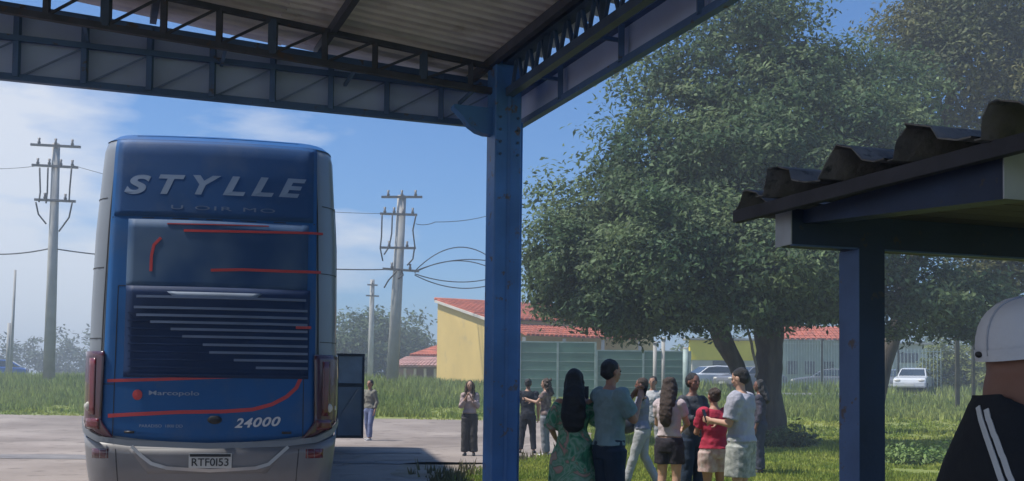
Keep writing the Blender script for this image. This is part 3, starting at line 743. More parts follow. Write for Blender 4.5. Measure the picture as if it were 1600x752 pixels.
# tail lamps (wrap the corners)
for s_ in (-1, 1):
    ft = lambda t: s_*(1.09 - .02*t - .17*max(0, 1-t*4.2)); fo = lambda t: s_*(1.50-.06*t - .10*max(0, 1-t*5))
    zt = 1.5+(597-551)*.0068; zbm = .88
    args = (ft, fo) if s_ > 0 else (fo, ft)
    o = patch('tail_lamp', (args[0], args[1], (lambda t: .86+.22*t) if s_ > 0 else (lambda t: .86+.22*(1-t)), zt), M['lampdark'], .02, .012, res=(14, 16))
    c1, c2 = s_*1.16, s_*1.25
    patch('red_lens', (min(c1, c2), max(c1, c2), 1.15, 1.74), M['lampred'], .036, .004, o, res=(4, 8))
    c1, c2 = s_*1.10, s_*1.30
    patch('red_lens', (min(c1, c2), max(c1, c2), 1.0, 1.11), M['lampred'], .036, .004, o, res=(6, 3))
    pc = S(s_*1.25, 1.235, .032); B().ell(pc, (.040, .022, .05)).go('reverse_lens', M['lampwhite'], o, True)
    pc = S(s_*1.37, 1.235, .012); B().ell(pc, (.028, .02, .04)).go('reverse_lens', M['lampwhite'], o, True)
    c1, c2 = s_*1.0, s_*1.19
    patch('reflector', (min(c1, c2), max(c1, c2), .70, .80), M['lampred'] if s_ > 0 else M['lampdark'], .022, .008, res=(6, 2))
# bumper: raised silver moulding, darker lower skirt, chrome v-line, plate
bl = [(-1.45, 1.10), (-1.30, .985), (-1.1, .90), (-.8, .86), (0, .835), (.8, .86), (1.1, .90), (1.3, .985), (1.45, 1.10)]
ribbon('bumper_moulding', bl, .06, M['silver'], .05)
patch('bumper', (-1.7, 1.7, .34, lambda t: .82+.20*abs(2*t-1)**3), M['bumper'], .018, .012, res=(50, 5))
patch('plate_recess', (lambda t: -.60-.2*t, lambda t: .60+.2*t, .545, .80), mat('recess_grey', (.20, .20, .215), .5, .1, 2), .026, .006, res=(20, 4))
ribbon('chrome_line', [bu(207, 697), bu(222, 712), bu(238, 724), bu(262, 731), bu(330, 735), bu(400, 731), bu(420, 725), bu(450, 698)], .035, mat('satin_chrome', (.55, .55, .57), .3, .05, 2, metal=.6), .05)
ua, za_ = bu(296, 731); ub, zb_ = bu(363, 708)
pl = patch('licence_plate', (ua, ub, za_, zb_), M['plate'], .045, .006, res=(6, 2), sm=False)
patch('plate_band', (ua+.01, ub-.01, zb_-.035, zb_-.006), M['black'], .054, .002, pl, res=(6, 1), sm=False)
text('plate_lettering', 'RTF0I53', 301, 358, 721.5, 12, M['black'], .052, parent=pl, bold=.01, th=.003)
patch('lower_skirt', (-1.6, 1.6, .33, .40), M['black'], .035, .006, res=(40, 1))
# pillars / trim line at panel edges
for s_ in (-1, 1):
    ribbon('panel_seam', [(s_*1.13, 1.0), (s_*1.11, 2.2), (s_*1.08, 3.3), (s_*1.05, 3.9)], .012, M['black'], .010)
for pts in ([(-.97, .93), (-.96, 2.50)], [(.97, .93), (.96, 2.50)], [(-.96, 2.505), (.96, 2.505)], [(-1.05, 3.235), (1.05, 3.235)], [(-1.08, 1.47), (-.97, 1.47)]):
    ribbon('panel_seam', pts, .009, M['black'], .0135)
for ux in (-.8, .8): patch('hatch_latch', (ux-.05, ux+.05, .96, .985), M['black'], .02, .006, res=(2, 1))
for s_ in (-1, 1):
    for zz in (1.95, 2.7, 3.45): ribbon('panel_seam', [(s_*1.14, zz), (s_*1.6, zz)], .008, M['black'], .004)
    ribbon('panel_seam', [(s_*.9, .36), (s_*.93, .80)], .009, M['black'], .033)
# side glazing, both decks, doors of luggage bays, wheels
for s_ in (-1, 1):
    for k in range(6):
        a = 1.9+k*1.95; c1, c2 = s_*a, s_*(a+1.88)
        patch('side_window', (min(c1, c2), max(c1, c2), 2.75, 3.55), M['glass'], .006, .004, res=(2, 5), sm=False)
        if k > 1: patch('side_window', (min(c1, c2), max(c1, c2), 1.45, 2.2), M['glass'], .006, .004, res=(2, 3), sm=False)
        patch('luggage_flap', (min(c1, c2)+.03, max(c1, c2)-.03, .5, 1.3), M['silver'], .006, .006, res=(2, 3), sm=False) if k not in (0, 1, 5) else None
    for y in (2.6, 3.9, 10.6):
        wb = B(); x = s_*1.1
        wb.tube([(x-.14, y, .5), (x-.12, y, .5), (x+.12, y, .5), (x+.14, y, .5)], [.44, .5, .5, .44], 24)
        o = wb.go('wheel', M['rubber'], bus, True); B().tube([(x+s_*.142, y, .5), (x+s_*.15, y, .5)], [.28, .24], 16).go('rim', M['silver'], o)
patch('windscreen', (-(1.30-.34+.53+BLn-.3), -(1.30-.34+.53+BLn-.9), 1.3, 2.2), M['glass'], .004, .003, res=(2, 2)) if False else None
B().box((0, BLn+.0, 2.9), (2.1, .03, 1.1)).go('windscreen', M['glass'], bus)
B().box((0, BLn+.0, 1.6), (2.1, .03, .9)).go('windscreen', M['glass'], bus)
B().box((0, 6.9, .42), (2.2, 12.6, .2)).go('underfloor', M['black'], bus)
# open entrance door, swung out at the front right
dy = 11.95; x0 = 1.30
dr = B()
for (a, b) in (((x0+.02, .30), (x0+.06, 2.18)), ((x0+.58, .30), (x0+.63, 2.18)), ((x0+.06, .30), (x0+.58, .36)), ((x0+.06, 2.12), (x0+.58, 2.18)), ((x0+.06, 1.44), (x0+.58, 1.52))):
    dr.box(((a[0]+b[0])/2, dy, (a[1]+b[1])/2), (b[0]-a[0], .06, b[1]-a[1]))
do = dr.go('entrance_door', M['black'], bus)
mdp = mat('door_panel_grey', (.12, .16, .21), .3, .2, 2, coat=.3)
B().box((x0+.32, dy, .90), (.52, .03, 1.08)).go('lower_door_panel', mdp, do); B().box((x0+.32, dy, 1.82), (.52, .02, .60)).go('door_glass', mat('door_glass_grey', (.16, .21, .27), .15, .2, 3), do)
B().tube([(x0+.12, dy-.05, .8), (x0+.5, dy-.05, 1.4)], .015, 8).go('grab_rail', M['silver'], do)

# ------------------------------------------------------------------ utility poles and wires
def wirepts(a, b, sag, n=16):
    return [a.lerp(b, i/n)-Vector((0, 0, sag*4*(i/n)*(1-i/n))) for i in range(n+1)]
def upole(label, base, top, r0, r1, arms, D, loops=()):
    a = at(*base, D); b = at(*top, D); a.z = H(a.x, a.y)-.3
    o = empty('utility_pole', a, 0, label, 'utility pole', 'concrete utility poles with power lines')
    def rp_(q): q.parent = o; q.matrix_parent_inverse = Matrix.Translation(-a); return q
    rp_(B().tube([a, a.lerp(b, .5), b], [r0, (r0+r1)/2, r1], 10).go('shaft', M['concrete'], None, True))
    for (x0_, x1_, y0_, y1_, ins) in arms:
        p_ = at(x0_, y0_, D-.25); q = at(x1_, y1_, D-.25); rp_(B().bar(p_, q, .10, .12).go('crossarm', M['insul']))
        for i in range(ins):
            c = p_.lerp(q, (i+.5)/ins); rp_(B().tube([c, c+Vector((0, 0, .14)), c+Vector((0, 0, .2)), c+Vector((0, 0, .36))], [.05, .09, .05, .07], 8).go('insulator', M['insul'], None, True))
    for lp in loops:
        pts = [at(x, y, D-.3) for x, y in lp]; Q = []
        for i in range(len(pts)-1):
            for k in range(4): Q.append(pts[i].lerp(pts[i+1], k/4))
        Q.append(pts[-1]); rp_(B().tube(Q, .042, 5).go('jumper_cable', M['wire'], None, True))
    return o
upole('tall concrete pole with three crossarms left of the coach', (76, 598), (88, 225), .30, .19,
  [(48, 126, 226, 230, 3), (50, 122, 258, 262, 4), (54, 118, 312, 315, 2)], 52,
  [((62, 262), (63, 300), (61, 316)), ((75, 262), (74, 300), (72, 318)), ((112, 262), (109, 295), (108, 315)), ((56, 316), (60, 335), (72, 350)), ((113, 316), (108, 340), (92, 362))])
upole('concrete pole hung with cable loops between coach and column', (612, 600), (628, 306), .34, .24,
  [(596, 660, 308, 308, 3), (594, 652, 334, 336, 4), (594, 650, 387, 388, 2), (598, 655, 420, 424, 2)], 55,
  [((597, 335), (596, 370), (594, 388), (598, 408)), ((613, 336), (612, 365), (608, 386), (600, 398)), ((650, 336), (645, 360), (648, 385), (645, 405), (636, 415)), ((600, 450), (607, 438), (620, 424)), ((626, 420), (630, 430), (622, 436))])
upole('short concrete pole behind the middle pole', (578, 600), (582, 437), .26, .18, [(574, 590, 445, 446, 1), (572, 592, 462, 463, 1)], 85)
a = at(15, 598, 62); b = at(24, 422, 62)
lp = empty('lamp_post', a, 0, 'thin leaning pole near the left edge of the view', 'pole')
q = B().tube([a-Vector((0, 0, 1)), b], [.12, .07], 8).go('shaft', M['concrete'], None, True); q.parent = lp; q.matrix_parent_inverse = Matrix.Translation(-a)
q = B().tube([at(12, 592, 63), at(15, 505, 63)], [.16, .12], 8).go('stub_pole', M['concrete'], None, True); tag(q, 'short thick pole beside the thin leaning pole', 'pole')
def wire(label, pts, r=.022, sag=.3):
    Q = []
    for p_, q_ in zip(pts, pts[1:]): Q += wirepts(p_, q_, sag)
    tag(B().tube(Q, r, 5).go('power_line', M['wire'], None, True), label, 'power line', 'overhead power lines')
wire('thick overhead cable passing left of the coach to the tall pole', [at(-60, 392, 56), at(80, 388, 52), at(330, 400, 52), at(614, 421, 55)], .035, .25)
for k, (y0_, y1_, sg) in enumerate([(424, 408, -.3), (424, 402, -.9), (426, 418, -.5), (428, 436, .3), (430, 446, .4)]):
    wire(['upper cable arching right from the middle pole', 'highest arching cable right of the middle pole', 'second arching cable right of the middle pole', 'lower sagging cable right of the middle pole', 'lowest sagging cable right of the middle pole'][k],
         [at(648, y0_, 55), at(765, y1_, 58)], .03, sg)
wire('thin high wire running right from the middle pole top', [at(650, 350, 55), at(680, 347, 56), at(760, 338, 60)], .02, .1)
wire('thin high wire between the tall pole and the middle pole', [at(112, 258, 52), at(600, 334, 55)], .014, .6)
wire('thin wire leaving the frame left of the tall pole', [at(-60, 262, 54), at(55, 260, 52)], .014, .1)

# ------------------------------------------------------------------ buildings
def relp(o, t): o.parent = t; o.matrix_parent_inverse = Matrix.Translation(-t.location); return o
def poly(name, P, th, m, parent):   # thick polygon
    P = [Vector(p_) for p_ in P]; n_ = (P[1]-P[0]).cross(P[2]-P[0]).normalized()*th; k = len(P)
    return relp(mk(name, P+[p_+n_ for p_ in P], [list(range(k))[::-1], list(range(k, 2*k))]+[(i, (i+1) % k, k+(i+1) % k, k+i) for i in range(k)], m), parent)
def tiles(name, a, b, c, d, m, parent, nu, nv, th=.06):    # roof plane a-b eave, d-c ridge, rows of tiles with raised ridges
    n_ = (b-a).cross(d-a).normalized()
    if n_.z < 0: n_ = -n_
    bb = B()
    for i in range(nu):
        p0_ = a.lerp(b, (i+.5)/nu); p1_ = d.lerp(c, (i+.5)/nu); wd = (b-a).length/nu
        for j in range(nv):
            q0 = p0_.lerp(p1_, j/nv); q1 = p0_.lerp(p1_, (j+1.1)/nv)
            bb.bar(q0+n_*(th+.03), q1+n_*th, wd*.72, .07, n_)
    relp(bb.go(name, m, None, False, 'stuff'), parent)
    poly('roof_deck', [a, b, c, d], .03, m, parent)
Ap = at(757, 600, 56); Bp = at(682, 600, 62)
Ap.z = Bp.z = 0; wdir = (Ap-Bp).normalized(); fdir = Vector((-wdir.y, wdir.x, 0)); fdir = fdir if fdir.x > 0 else -fdir
gz = 1.1
yh = empty('yellow_house', (Ap.x, Ap.y, gz), 0, 'tall yellow house with orange tiled roof behind the blue column', 'house')
zE = at(757, 497, 56).z; zR = at(682, 471, 62).z
def Z(p_, z): return Vector((p_.x, p_.y, z))
FE = Ap+fdir*11; BE = Bp+fdir*11; CE = Bp-wdir*6.5; 
poly('gable_wall', [Z(Ap, gz-.5), Z(Ap, zE), Z(Bp, zR), Z(Bp, gz-.5)], -.2, M['yellow'], yh)
poly('front_wall', [Z(Ap+fdir*.2, gz-.5), Z(FE, gz-.5), Z(FE, zE-.1), Z(Ap+fdir*.2, zE-.1)], .2, M['yellow'], yh)
poly('end_wall', [Z(FE, gz-.5), Z(FE, zE-.1), Z(BE, zR-.1), Z(BE, gz-.5)], .15, M['yellow'], yh)
sl_ = (zR-zE)/(Ap-Bp).length
a = Z(Ap-fdir*.15+wdir*.5, zE-.5*sl_+.05); b = Z(FE+wdir*.5, zE-.5*sl_+.05); tiles('roof_tiles', a, b, Z(BE, zR+.05), Z(Bp-fdir*.15, zR+.05), M['tile'], yh, 34, 14)
poly('rear_wall', [Z(Bp+fdir*.2, gz-.5), Z(BE, gz-.5), Z(BE, zR-.1), Z(Bp+fdir*.2, zR-.1)], .15, M['yellow'], yh)
relp(B().tube([Z(Bp-fdir*.2, zR+.12), Z(BE, zR+.12)], .11, 8).go('ridge_cap', M['tile'], None, True), yh)
relp(B().bar(Z(Ap-fdir*.16+wdir*.5, zE-.5*sl_), Z(Bp-fdir*.16, zR), .12, .14).go('verge_board', M['bwhite']), yh)
q0 = Ap+fdir*1.2+wdir*.3; q1 = Ap+fdir*8.6+wdir*.3
tiles('porch_roof_tiles', Z(q0+wdir*2.2, at(850, 526, 55).z), Z(q1+wdir*2.2, at(850, 526, 55).z), Z(q1, zE-.35), Z(q0, zE-.35), M['tile'], yh, 26, 5)
for k in range(4):
    c = q0.lerp(q1, k/3)+wdir*2.0; relp(B().bar(Z(c, gz-.4), Z(c, at(850, 528, 55).z), .18, .18).go('porch_post', M['bwhite']), yh)
for k in range(2):
    c = Ap+fdir*(3+3.5*k)+wdir*.03; relp(B().bar(Z(c, gz+.9), Z(c+fdir*1.2, gz+.9), .06, .05).go('window_sill', M['bwhite']), yh); relp(B().bar(Z(c, gz+1.5), Z(c+fdir*1.2, gz+1.5), .05, 1.1).go('window', M['glass']), yh)
# low house left of it
lc = at(650, 600, 66); lh = empty('tiled_house', (lc.x, lc.y, 1.3), 0, 'low house with faded red roof and verandah left of the yellow house', 'house')
xL, xR = at(612, 600, 66).x, at(700, 600, 66).x; zv = at(650, 576, 66).z; zt = at(650, 543, 70).z; yv = 66
def P(x, y, z): return Vector((x, y, z))
relp(B().box(((xL+xR)/2, yv+3.2, (zv+.9)/2), (xR-xL, .2, zv-.9)).go('wall', M['shade']), lh)
for k in range(6):
    x = xL+.2+(xR-xL-.4)*k/5; relp(B().box((x, yv, (zv+.9)/2), (.16, .16, zv-.9)).go('verandah_post', M['bwhite']), lh)
relp(B().box(((xL+xR)/2, yv, zv+.04), (xR-xL, .14, .16)).go('eave_beam', M['shade']), lh)
tiles('roof_tiles', P(xL-.2, yv-.4, zv+.1), P(xR, yv-.4, zv+.1), P(xR, yv+3, (zv+zt)/2), P(xL+.6, yv+3, (zv+zt)/2), M['tilepale'], lh, 16, 6)
tiles('upper_roof_tiles', P(xL+.8, yv+3, (zv+zt)/2+.15), P(xR, yv+3, (zv+zt)/2+.15), P(xR, yv+6.5, zt+.3), P(xL+2.8, yv+6.5, zt+.3), M['tile'], lh, 14, 5)
# yellow kiosk / wall behind the trunks
kc = at(1130, 600, 66); kx0, kx1 = at(1078, 600, 66).x, at(1186, 600, 66).x
kh = empty('yellow_kiosk', (kc.x, kc.y, 1.35), 0, 'bright yellow low building glimpsed between the two tree trunks', 'building')
kz1 = at(1130, 532, 66).z; kz0 = at(1130, 563, 66).z
relp(B().box(((kx0+kx1)/2, 66.3, (kz1+kz0)/2), (kx1-kx0, .5, kz1-kz0)).go('yellow_panel', M['yellow2']), kh)
relp(B().box(((kx0+kx1)/2, 66.3, (1.2+kz0)/2), (kx1-kx0-.3, .4, kz0-1.2)).go('white_wall', M['bwhite']), kh)
relp(B().box(((kx0+kx1)/2, 66.6, kz1+.08), (kx1-kx0+.5, 1.6, .12)).go('roof_slab', M['concrete']), kh)
relp(B().box(((kx0+kx1)/2-.3, 66.05, (1.35+kz0)/2), (.9, .05, kz0-1.45)).go('doorway', M['glass']), kh)
# red roofed shed at right of trunk
rx0, rx1 = at(1222, 600, 70).x, at(1345, 600, 70).x
rh = empty('shed', ((rx0+rx1)/2, 71, 1.35), 0, 'long shed with orange roof behind the railing fence right of the trunk', 'shed')
rz0, rz1 = at(1270, 531, 70).z, at(1270, 511, 72).z
relp(B().box(((rx0+rx1)/2, 72, (rz0+1.2)/2), (rx1-rx0, 3, rz0-1.2)).go('wall', mat('pale_green_wall', (.24, .32, .29), .9, .1, .8)), rh)
tiles('roof_tiles', P(rx0-.2, 70, rz0), P(rx1+.2, 70, rz0), P(rx1+.2, 72.5, rz1), P(rx0-.2, 72.5, rz1), M['tile'], rh, 16, 5)
for k in range(4): relp(B().box((rx0+.8+k*1.25, 70.45, 3.0), (.7, .06, .9)).go('window', M['glass']), rh)
# pale shed behind the white car
sx0, sx1 = at(1385, 600, 75).x, at(1462, 600, 75).x
sh = empty('pale_shed', ((sx0+sx1)/2, 77, 1.35), 0, 'pale grey shed behind the white parked car on the right', 'shed')
sz = at(1420, 538, 75).z
relp(B().box(((sx0+sx1)/2, 77, (sz+1.2)/2), (sx1-sx0, 3, sz-1.2)).go('wall', mat('pale_wall', (.42, .46, .44), .9, .1, .8)), sh)
relp(B().box(((sx0+sx1)/2, 77, sz+.07), (sx1-sx0+.5, 3.6, .12)).go('roof', M['concrete']), sh)
relp(B().box(((sx0+sx1)/2, 75.45, sz-1.0), (1.4, .06, .7)).go('window', M['glass']), sh)

# ------------------------------------------------------------------ fences
def fence_screen(label, px0, px1, D, ytop, grp):
    a = at(px0, 600, D); b = at(px1, 600, D); zt_ = at((px0+px1)/2, ytop, D).z; g = H(a.x, a.y)
    o = empty('screen_fence', (a.x, a.y, g), 0, label, 'fence', grp); n_ = max(2, int((b.x-a.x)/1.6))
    for i in range(n_+1):
        x = a.x+(b.x-a.x)*i/n_; relp(B().box((x, D, (g-.2+zt_)/2), (.09, .09, zt_-g+.2)).go('fence_post', M['rail']), o)
        if i < n_:
            xx = a.x+(b.x-a.x)/n_*(i+.5); wd = (b.x-a.x)/n_-.1
            relp(B().box((xx, D, (g+.15+zt_)/2), (wd, .02, zt_-g-.25)).go('screen_panel', M['mesh']), o)
            relp(B().box((xx, D, zt_-.02), (wd, .05, .06)).go('top_rail', M['rail']), o)
            for k in range(1, 6): relp(B().box((xx, D-.02, g+.2+(zt_-g-.3)*k/6), (wd, .018, .02)).go('wire_line', M['rail']), o)
fence_screen('green screened fence right of the blue column', 812, 930, 47, 534, None)
fence_screen('green screened fence directly behind the standing group', 932, 1078, 49, 548, None)
def fence_rail(label, px0, px1, D, ytop, step, m, postpx=()):
    a = at(px0, 600, D); b = at(px1, 600, D); zt_ = at((px0+px1)/2, ytop, D).z; g = H(a.x, a.y)
    o = empty('railing_fence', (a.x, a.y, g), 0, label, 'fence'); 
    for z in (g+.25, zt_-.15): relp(B().box(((a.x+b.x)/2, D, z), (b.x-a.x, .05, .05)).go('rail', m), o)
    k = int((b.x-a.x)/step)
    for i in range(k+1):
        x = a.x+(b.x-a.x)*i/k; relp(B().box((x, D-.03, (g+zt_)/2), (.035, .03, zt_-g)).go('baluster', m), o)
    for px in postpx:
        x = at(px, 600, D).x; relp(B().box((x, D+.03, (g+zt_)/2), (.14, .12, zt_-g+.3)).go('fence_post', M['darkpost']), o)
fence_rail('tall metal railing fence right of the big trunk', 1222, 1312, 58, 533, .15, M['rail'], (1285,))
fence_rail('metal railing fence right of the shelter post', 1384, 1470, 59, 545, .2, M['rail'], (1403,))
a = at(1497, 600, 44); 
fr = empty('goal_frame', (a.x, a.y, H(a.x, a.y)), 0, 'dark upright posts joined by a top rail near the capped person', 'gate frame')
for px, yb in ((1496, 640), (1521, 640)):
    x = at(px, 600, 44).x; relp(B().box((x, 44, (H(x, 44)-.2+at(px, 522, 44).z)/2), (.16 if px < 1500 else .12, .12, at(px, 522, 44).z-H(x, 44)+.2)).go('upright', M['darkpost']), fr)
for y in (524, 530): relp(B().bar(at(1496, y, 44), at(1521, y, 44), .05, .05).go('top_rail', M['darkpost']), fr)
for i, (px, yt) in enumerate([(1023, 536), (1036, 530), (1071, 545)]):
    p_ = at(px, 600, 44); z = at(px, yt, 44).z
    o = empty('white_post', (p_.x, 44, H(p_.x, 44)), 0, ['leftmost of three pale posts behind the group', 'tallest of three pale posts behind the group', 'thicker pale post just left of the yellow building'][i], 'post', 'pale posts behind the group')
    relp(B().tube([(p_.x, 44, H(p_.x, 44)-.2), (p_.x, 44, z)], .08 if i < 2 else .12, 10).go('shaft', M['rail'] if i == 2 else M['concrete'], None, True), o); relp(B().tube([(p_.x, 44, z), (p_.x, 44, z+.06)], [.13, .08], 10).go('cap', M['concrete']), o)

# ------------------------------------------------------------------ cars
def car(label, px, D, rz, m, s=1.):
    b = G(px, D); o = empty('parked_car', b, rz, label, 'car', 'cars parked along the street')
    # local: x length, y width. side profile rings across width
    prof = [(-2.1, .35), (-2.12, .62), (-2.05, .86), (-1.2, .98), (-.75, 1.02), (.9, 1.02), (1.85, .98), (2.1, .88), (2.14, .6), (2.1, .35)]
    top = [(-1.0, .99), (-.35, 1.42), (.2, 1.48), (1.1, 1.46), (1.75, 1.05)]
    def ext(name, pr, y0, y1, in_, mm, par):
        n_ = len(pr); V = [(x*s, y0+(in_ if z > 1.1 else 0), z*s) for x, z in pr]+[(x*s, y1-(in_ if z > 1.1 else 0), z*s) for x, z in pr]
        return mk(name, V, [list(range(n_))[::-1], list(range(n_, 2*n_))]+[(i, (i+1) % n_, n_+(i+1) % n_, n_+i) for i in range(n_)], mm, par)
    bd = ext('body', prof, -.86, .86, 0, m, o); md = bd.modifiers.new('b', 'BEVEL'); md.width = .09; md.segments = 2
    cbn = ext('cabin', top, -.78, .78, .12, m, o); md = cbn.modifiers.new('b', 'BEVEL'); md.width = .05; md.segments = 2
    gl = [(-.88, 1.05), (-.36, 1.37), (.15, 1.42), (1.05, 1.40), (1.6, 1.07)]
    for y in (-1, 1):
        V = [(x*s, y*(.785-(.12 if z > 1.1 else 0)+.012), z*s) for x, z in gl]; mk('side_window', V+[(a_, b_-y*.02, c_) for a_, b_, c_ in V], [list(range(5)), list(range(5, 10))[::-1]]+[(i, (i+1) % 5, 5+(i+1) % 5, 5+i) for i in range(5)], M['glass'], o)
        for x in (-1.35, 1.3):
            wl = B().tube([(x*s, y*.72, .33), (x*s, y*.76, .33), (x*s, y*.88, .33)], [.31, .33, .31], 18).go('wheel', M['rubber'], o); B().tube([(x*s, y*.88, .33), (x*s, y*.895, .33)], [.2, .18], 12).go('rim', M['silver'], wl)
        B().ell((-2.08*s, y*.62, .74), (.06, .17, .08)).go('headlight', M['lampwhite'], o, True); B().ell((2.09*s, y*.66, .8), (.05, .13, .10)).go('tail_light', M['lampred'], o, True)
    for (x0_, z0_, x1_, z1_) in ((-.95, 1.03, -.37, 1.40), (1.66, 1.10, 1.16, 1.42)):
        sg = -1 if x0_ < 0 else 1; V = [(x0_*s+sg*.02, -.7, z0_*s), (x0_*s+sg*.02, .7, z0_*s), (x1_*s+sg*.02, .6, z1_*s), (x1_*s+sg*.02, -.6, z1_*s)]
        mk('windscreen', V+[(a_-sg*.015, b_, c_-.01) for a_, b_, c_ in V], [(0, 1, 2, 3), (7, 6, 5, 4), (0, 4, 5, 1), (1, 5, 6, 2), (2, 6, 7, 3), (3, 7, 4, 0)], M['glass'], o)
    B().box((-2.13*s, 0, .5), (.04, .5, .12)).go('licence_plate', M['plate'], o)
    return o
car('white parked hatchback right of the shelter post', 1428, 58.5, R(62), M['carwhite'])
car('grey car half hidden behind the shelter post', 1388, 63, R(70), M['cargrey'])
car('white car parked in front of the yellow building', 1108, 60, R(15), M['carwhite'])
car('dark grey car between the leaning trunk and main trunk', 1172, 59, R(30), M['cargrey'])
car('grey car behind the railing fence right of the trunk', 1292, 63, R(-10), M['cargrey'])
car('bright blue car at the far left edge', -14, 66, R(20), M['carblue'])

# ------------------------------------------------------------------ people
def hand(b, wr, d, palm_n, s, side, curl=.5):
    d = d.normalized(); pn = (palm_n-d*palm_n.dot(d)).normalized(); sd = d.cross(pn)*side
    p0 = wr; p1 = wr+d*.085*s
    b.loft([(wr-d*.01, sd*.024*s, pn*.020*s), (wr+d*.03*s, sd*.038*s, pn*.016*s), (wr+d*.085*s, sd*.042*s, pn*.014*s), (wr+d*.095*s, sd*.036*s, pn*.010*s)], 12)
    for k, L in enumerate((.066, .078, .073, .056)):
        o_ = (-.030+.020*k)*s; st = p1+sd*o_; d1 = (d+pn*curl*.5).normalized(); d2 = (d+pn*curl*1.6).normalized()
        m = st+d1*L*.5*s; b.capsule(st, .0092*s, m, .0086*s, 8); b.capsule(m, .0086*s, m+d2*L*.5*s, .0072*s, 8)
    t0 = wr+d*.03*s-sd*.032*s; t1 = t0+(d*.5-sd*.75+pn*.3).normalized()*.038*s; b.capsule(t0, .013*s, t1, .0105*s, 8); b.capsule(t1, .0105*s, t1+(d*.9-sd*.25+pn*.4).normalized()*.032*s, .009*s, 8)
def person(label, loc, rz, Ht=1.7, sex='f', skin='skin', arms=None, legs=None, top=None, bottom=None, shoes=None, hair=None, lean=0., vox=.009, build=1., head=(0, 0), dress=None, grp='people waiting in the shade of the tree', extra=None):
    s = Ht/1.75; root = empty('person', loc, rz, label, 'person', grp)
    f = sex == 'f'; sw = (.150 if f else .182)*build; hw = (.17 if f else .155)*build; wa = (.125 if f else .145)*build
    def tz(p_): p_ = Vector(p_); return Vector((p_.x, p_.y+lean*max(0, p_.z-.9), p_.z))*s
    if arms is None: arms = [((-1)*(sw+.05), -.02, 1.12, -1*(sw+.06), .05, .86)]*0
    trunk = [(.80, .10*build, .09, 0), (.86, hw*.93, .105*build, -.01), (.93, hw, .115*build, -.01), (1.0, hw*.92, .105*build, 0), (1.08, wa, .092*build, 0), (1.18, wa*1.06, .10*build, 0), (1.28, sw*.98, .112*build, .01), (1.36, sw*1.0, .105*build, 0), (1.42, sw*.82, .085, -.01), (1.465, .085, .065, -.01), (1.50, .055, .055, 0)]
    def trunkrings(inf, z0, z1, flare=0):
        out = []
        for z, a, b_, cy in trunk:
            if z < z0-1e-6 or z > z1+1e-6: continue
            e = inf+flare*max(0, (1.2-z)); out.append((tz((0, cy, z)), Vector(((a+e)*s, 0, 0)), Vector((0, (b_+e)*s, 0))))
        return out
    sh = [Vector((-sw+.005, 0, 1.395)), Vector((sw-.005, 0, 1.395))]
    arms = arms or {}
    dl = {'L': ((-sw-.07, -.03, 1.12), (-sw-.06, .05, .86), (0, .1, -1)), 'R': ((sw+.07, -.03, 1.12), (sw+.06, .05, .86), (0, .1, -1))}
    dl.update(arms)
    lg = {'L': ((-.095, .01, .49), (-.10, -.02, .085)), 'R': ((.095, .01, .49), (.10, -.02, .085))}
    if legs: lg.update(legs)
    b = B(); b.loft(trunkrings(0, .8, 1.5), 20)
    b.capsule(tz((0, 0, 1.45)), .052*s, tz((0, .012, 1.56)), .050*s)
    # head
    hc = tz((0, .015, 1.64)); rot = Matrix.Rotation(head[0], 3, 'Z') @ Matrix.Rotation(head[1], 3, 'X')
    def hp(x, y, z): return hc + rot @ (Vector((x, y, z))*s)
    def hb(c, r): b.ell(hp(*c), [q*s for q in r], 14, 9, rot)
    hb((0, -.005, .02), (.076, .094, .092)); hb((0, .018, -.035), (.060, .070, .075)); hb((0, .045, -.082), (.034, .034, .026)); hb((0, .088, -.015), (.012, .020, .026)); hb((0, .098, -.028), (.015, .012, .010))
    hb((0, .070, -.058), (.026, .018, .007)); hb((0, .068, -.069), (.022, .018, .008)); hb((0, .076, .022), (.052, .014, .010))
    for sx in (-1, 1): hb((sx*.078, 0, -.008), (.010, .020, .032)); hb((sx*.036, .058, -.022), (.024, .020, .022))
    for k, sx in (('L', -1), ('R', 1)):
        el, wr, hd = dl[k]; S0 = tz(sh[0 if sx < 0 else 1]); E_ = tz(el); W_ = tz(wr); r = .88 if f else 1.
        b.capsule(S0, .058*s*r*build, E_, .041*s*r, 14); b.capsule(E_, .042*s*r, W_, .026*s*r, 14)
        fd = (W_-E_).normalized(); pn = Vector((-sx*.8, .3, .1)); hand(b, W_, (fd+Vector(hd)*.4).normalized(), pn, s, sx)
        kn, an = lg[k]; Hh = Vector((sx*.088*build, 0, .88))*s; K_ = Vector(kn)*s; A_ = Vector(an)*s
        b.capsule(Hh, .092*s*build, K_, .056*s, 14); b.capsule(K_, .056*s, K_.lerp(A_, .3)+Vector((0, -.012, 0))*s, .055*s, 14); b.capsule(K_.lerp(A_, .3)+Vector((0, -.012, 0))*s, .055*s, A_, .036*s, 14)
        b.capsule(A_+Vector((0, -.025, -.04))*s, .034*s, A_+Vector((sx*.015, .14, -.055))*s, .024*s, 12)
    body = b.go('body', M[skin], root); remesh(body, vox)
    for sx in (-1, 1): B().ell(hp(sx*.030, .083, .004), (.014*s, .008*s, .007*s), 8, 5, rot).go('eye', M['eye'], root, True)
    B().ell(hp(0, .090, -.062), (.020*s, .008*s, .007*s), 8, 5, rot).go('mouth', M['lip'], root, True)
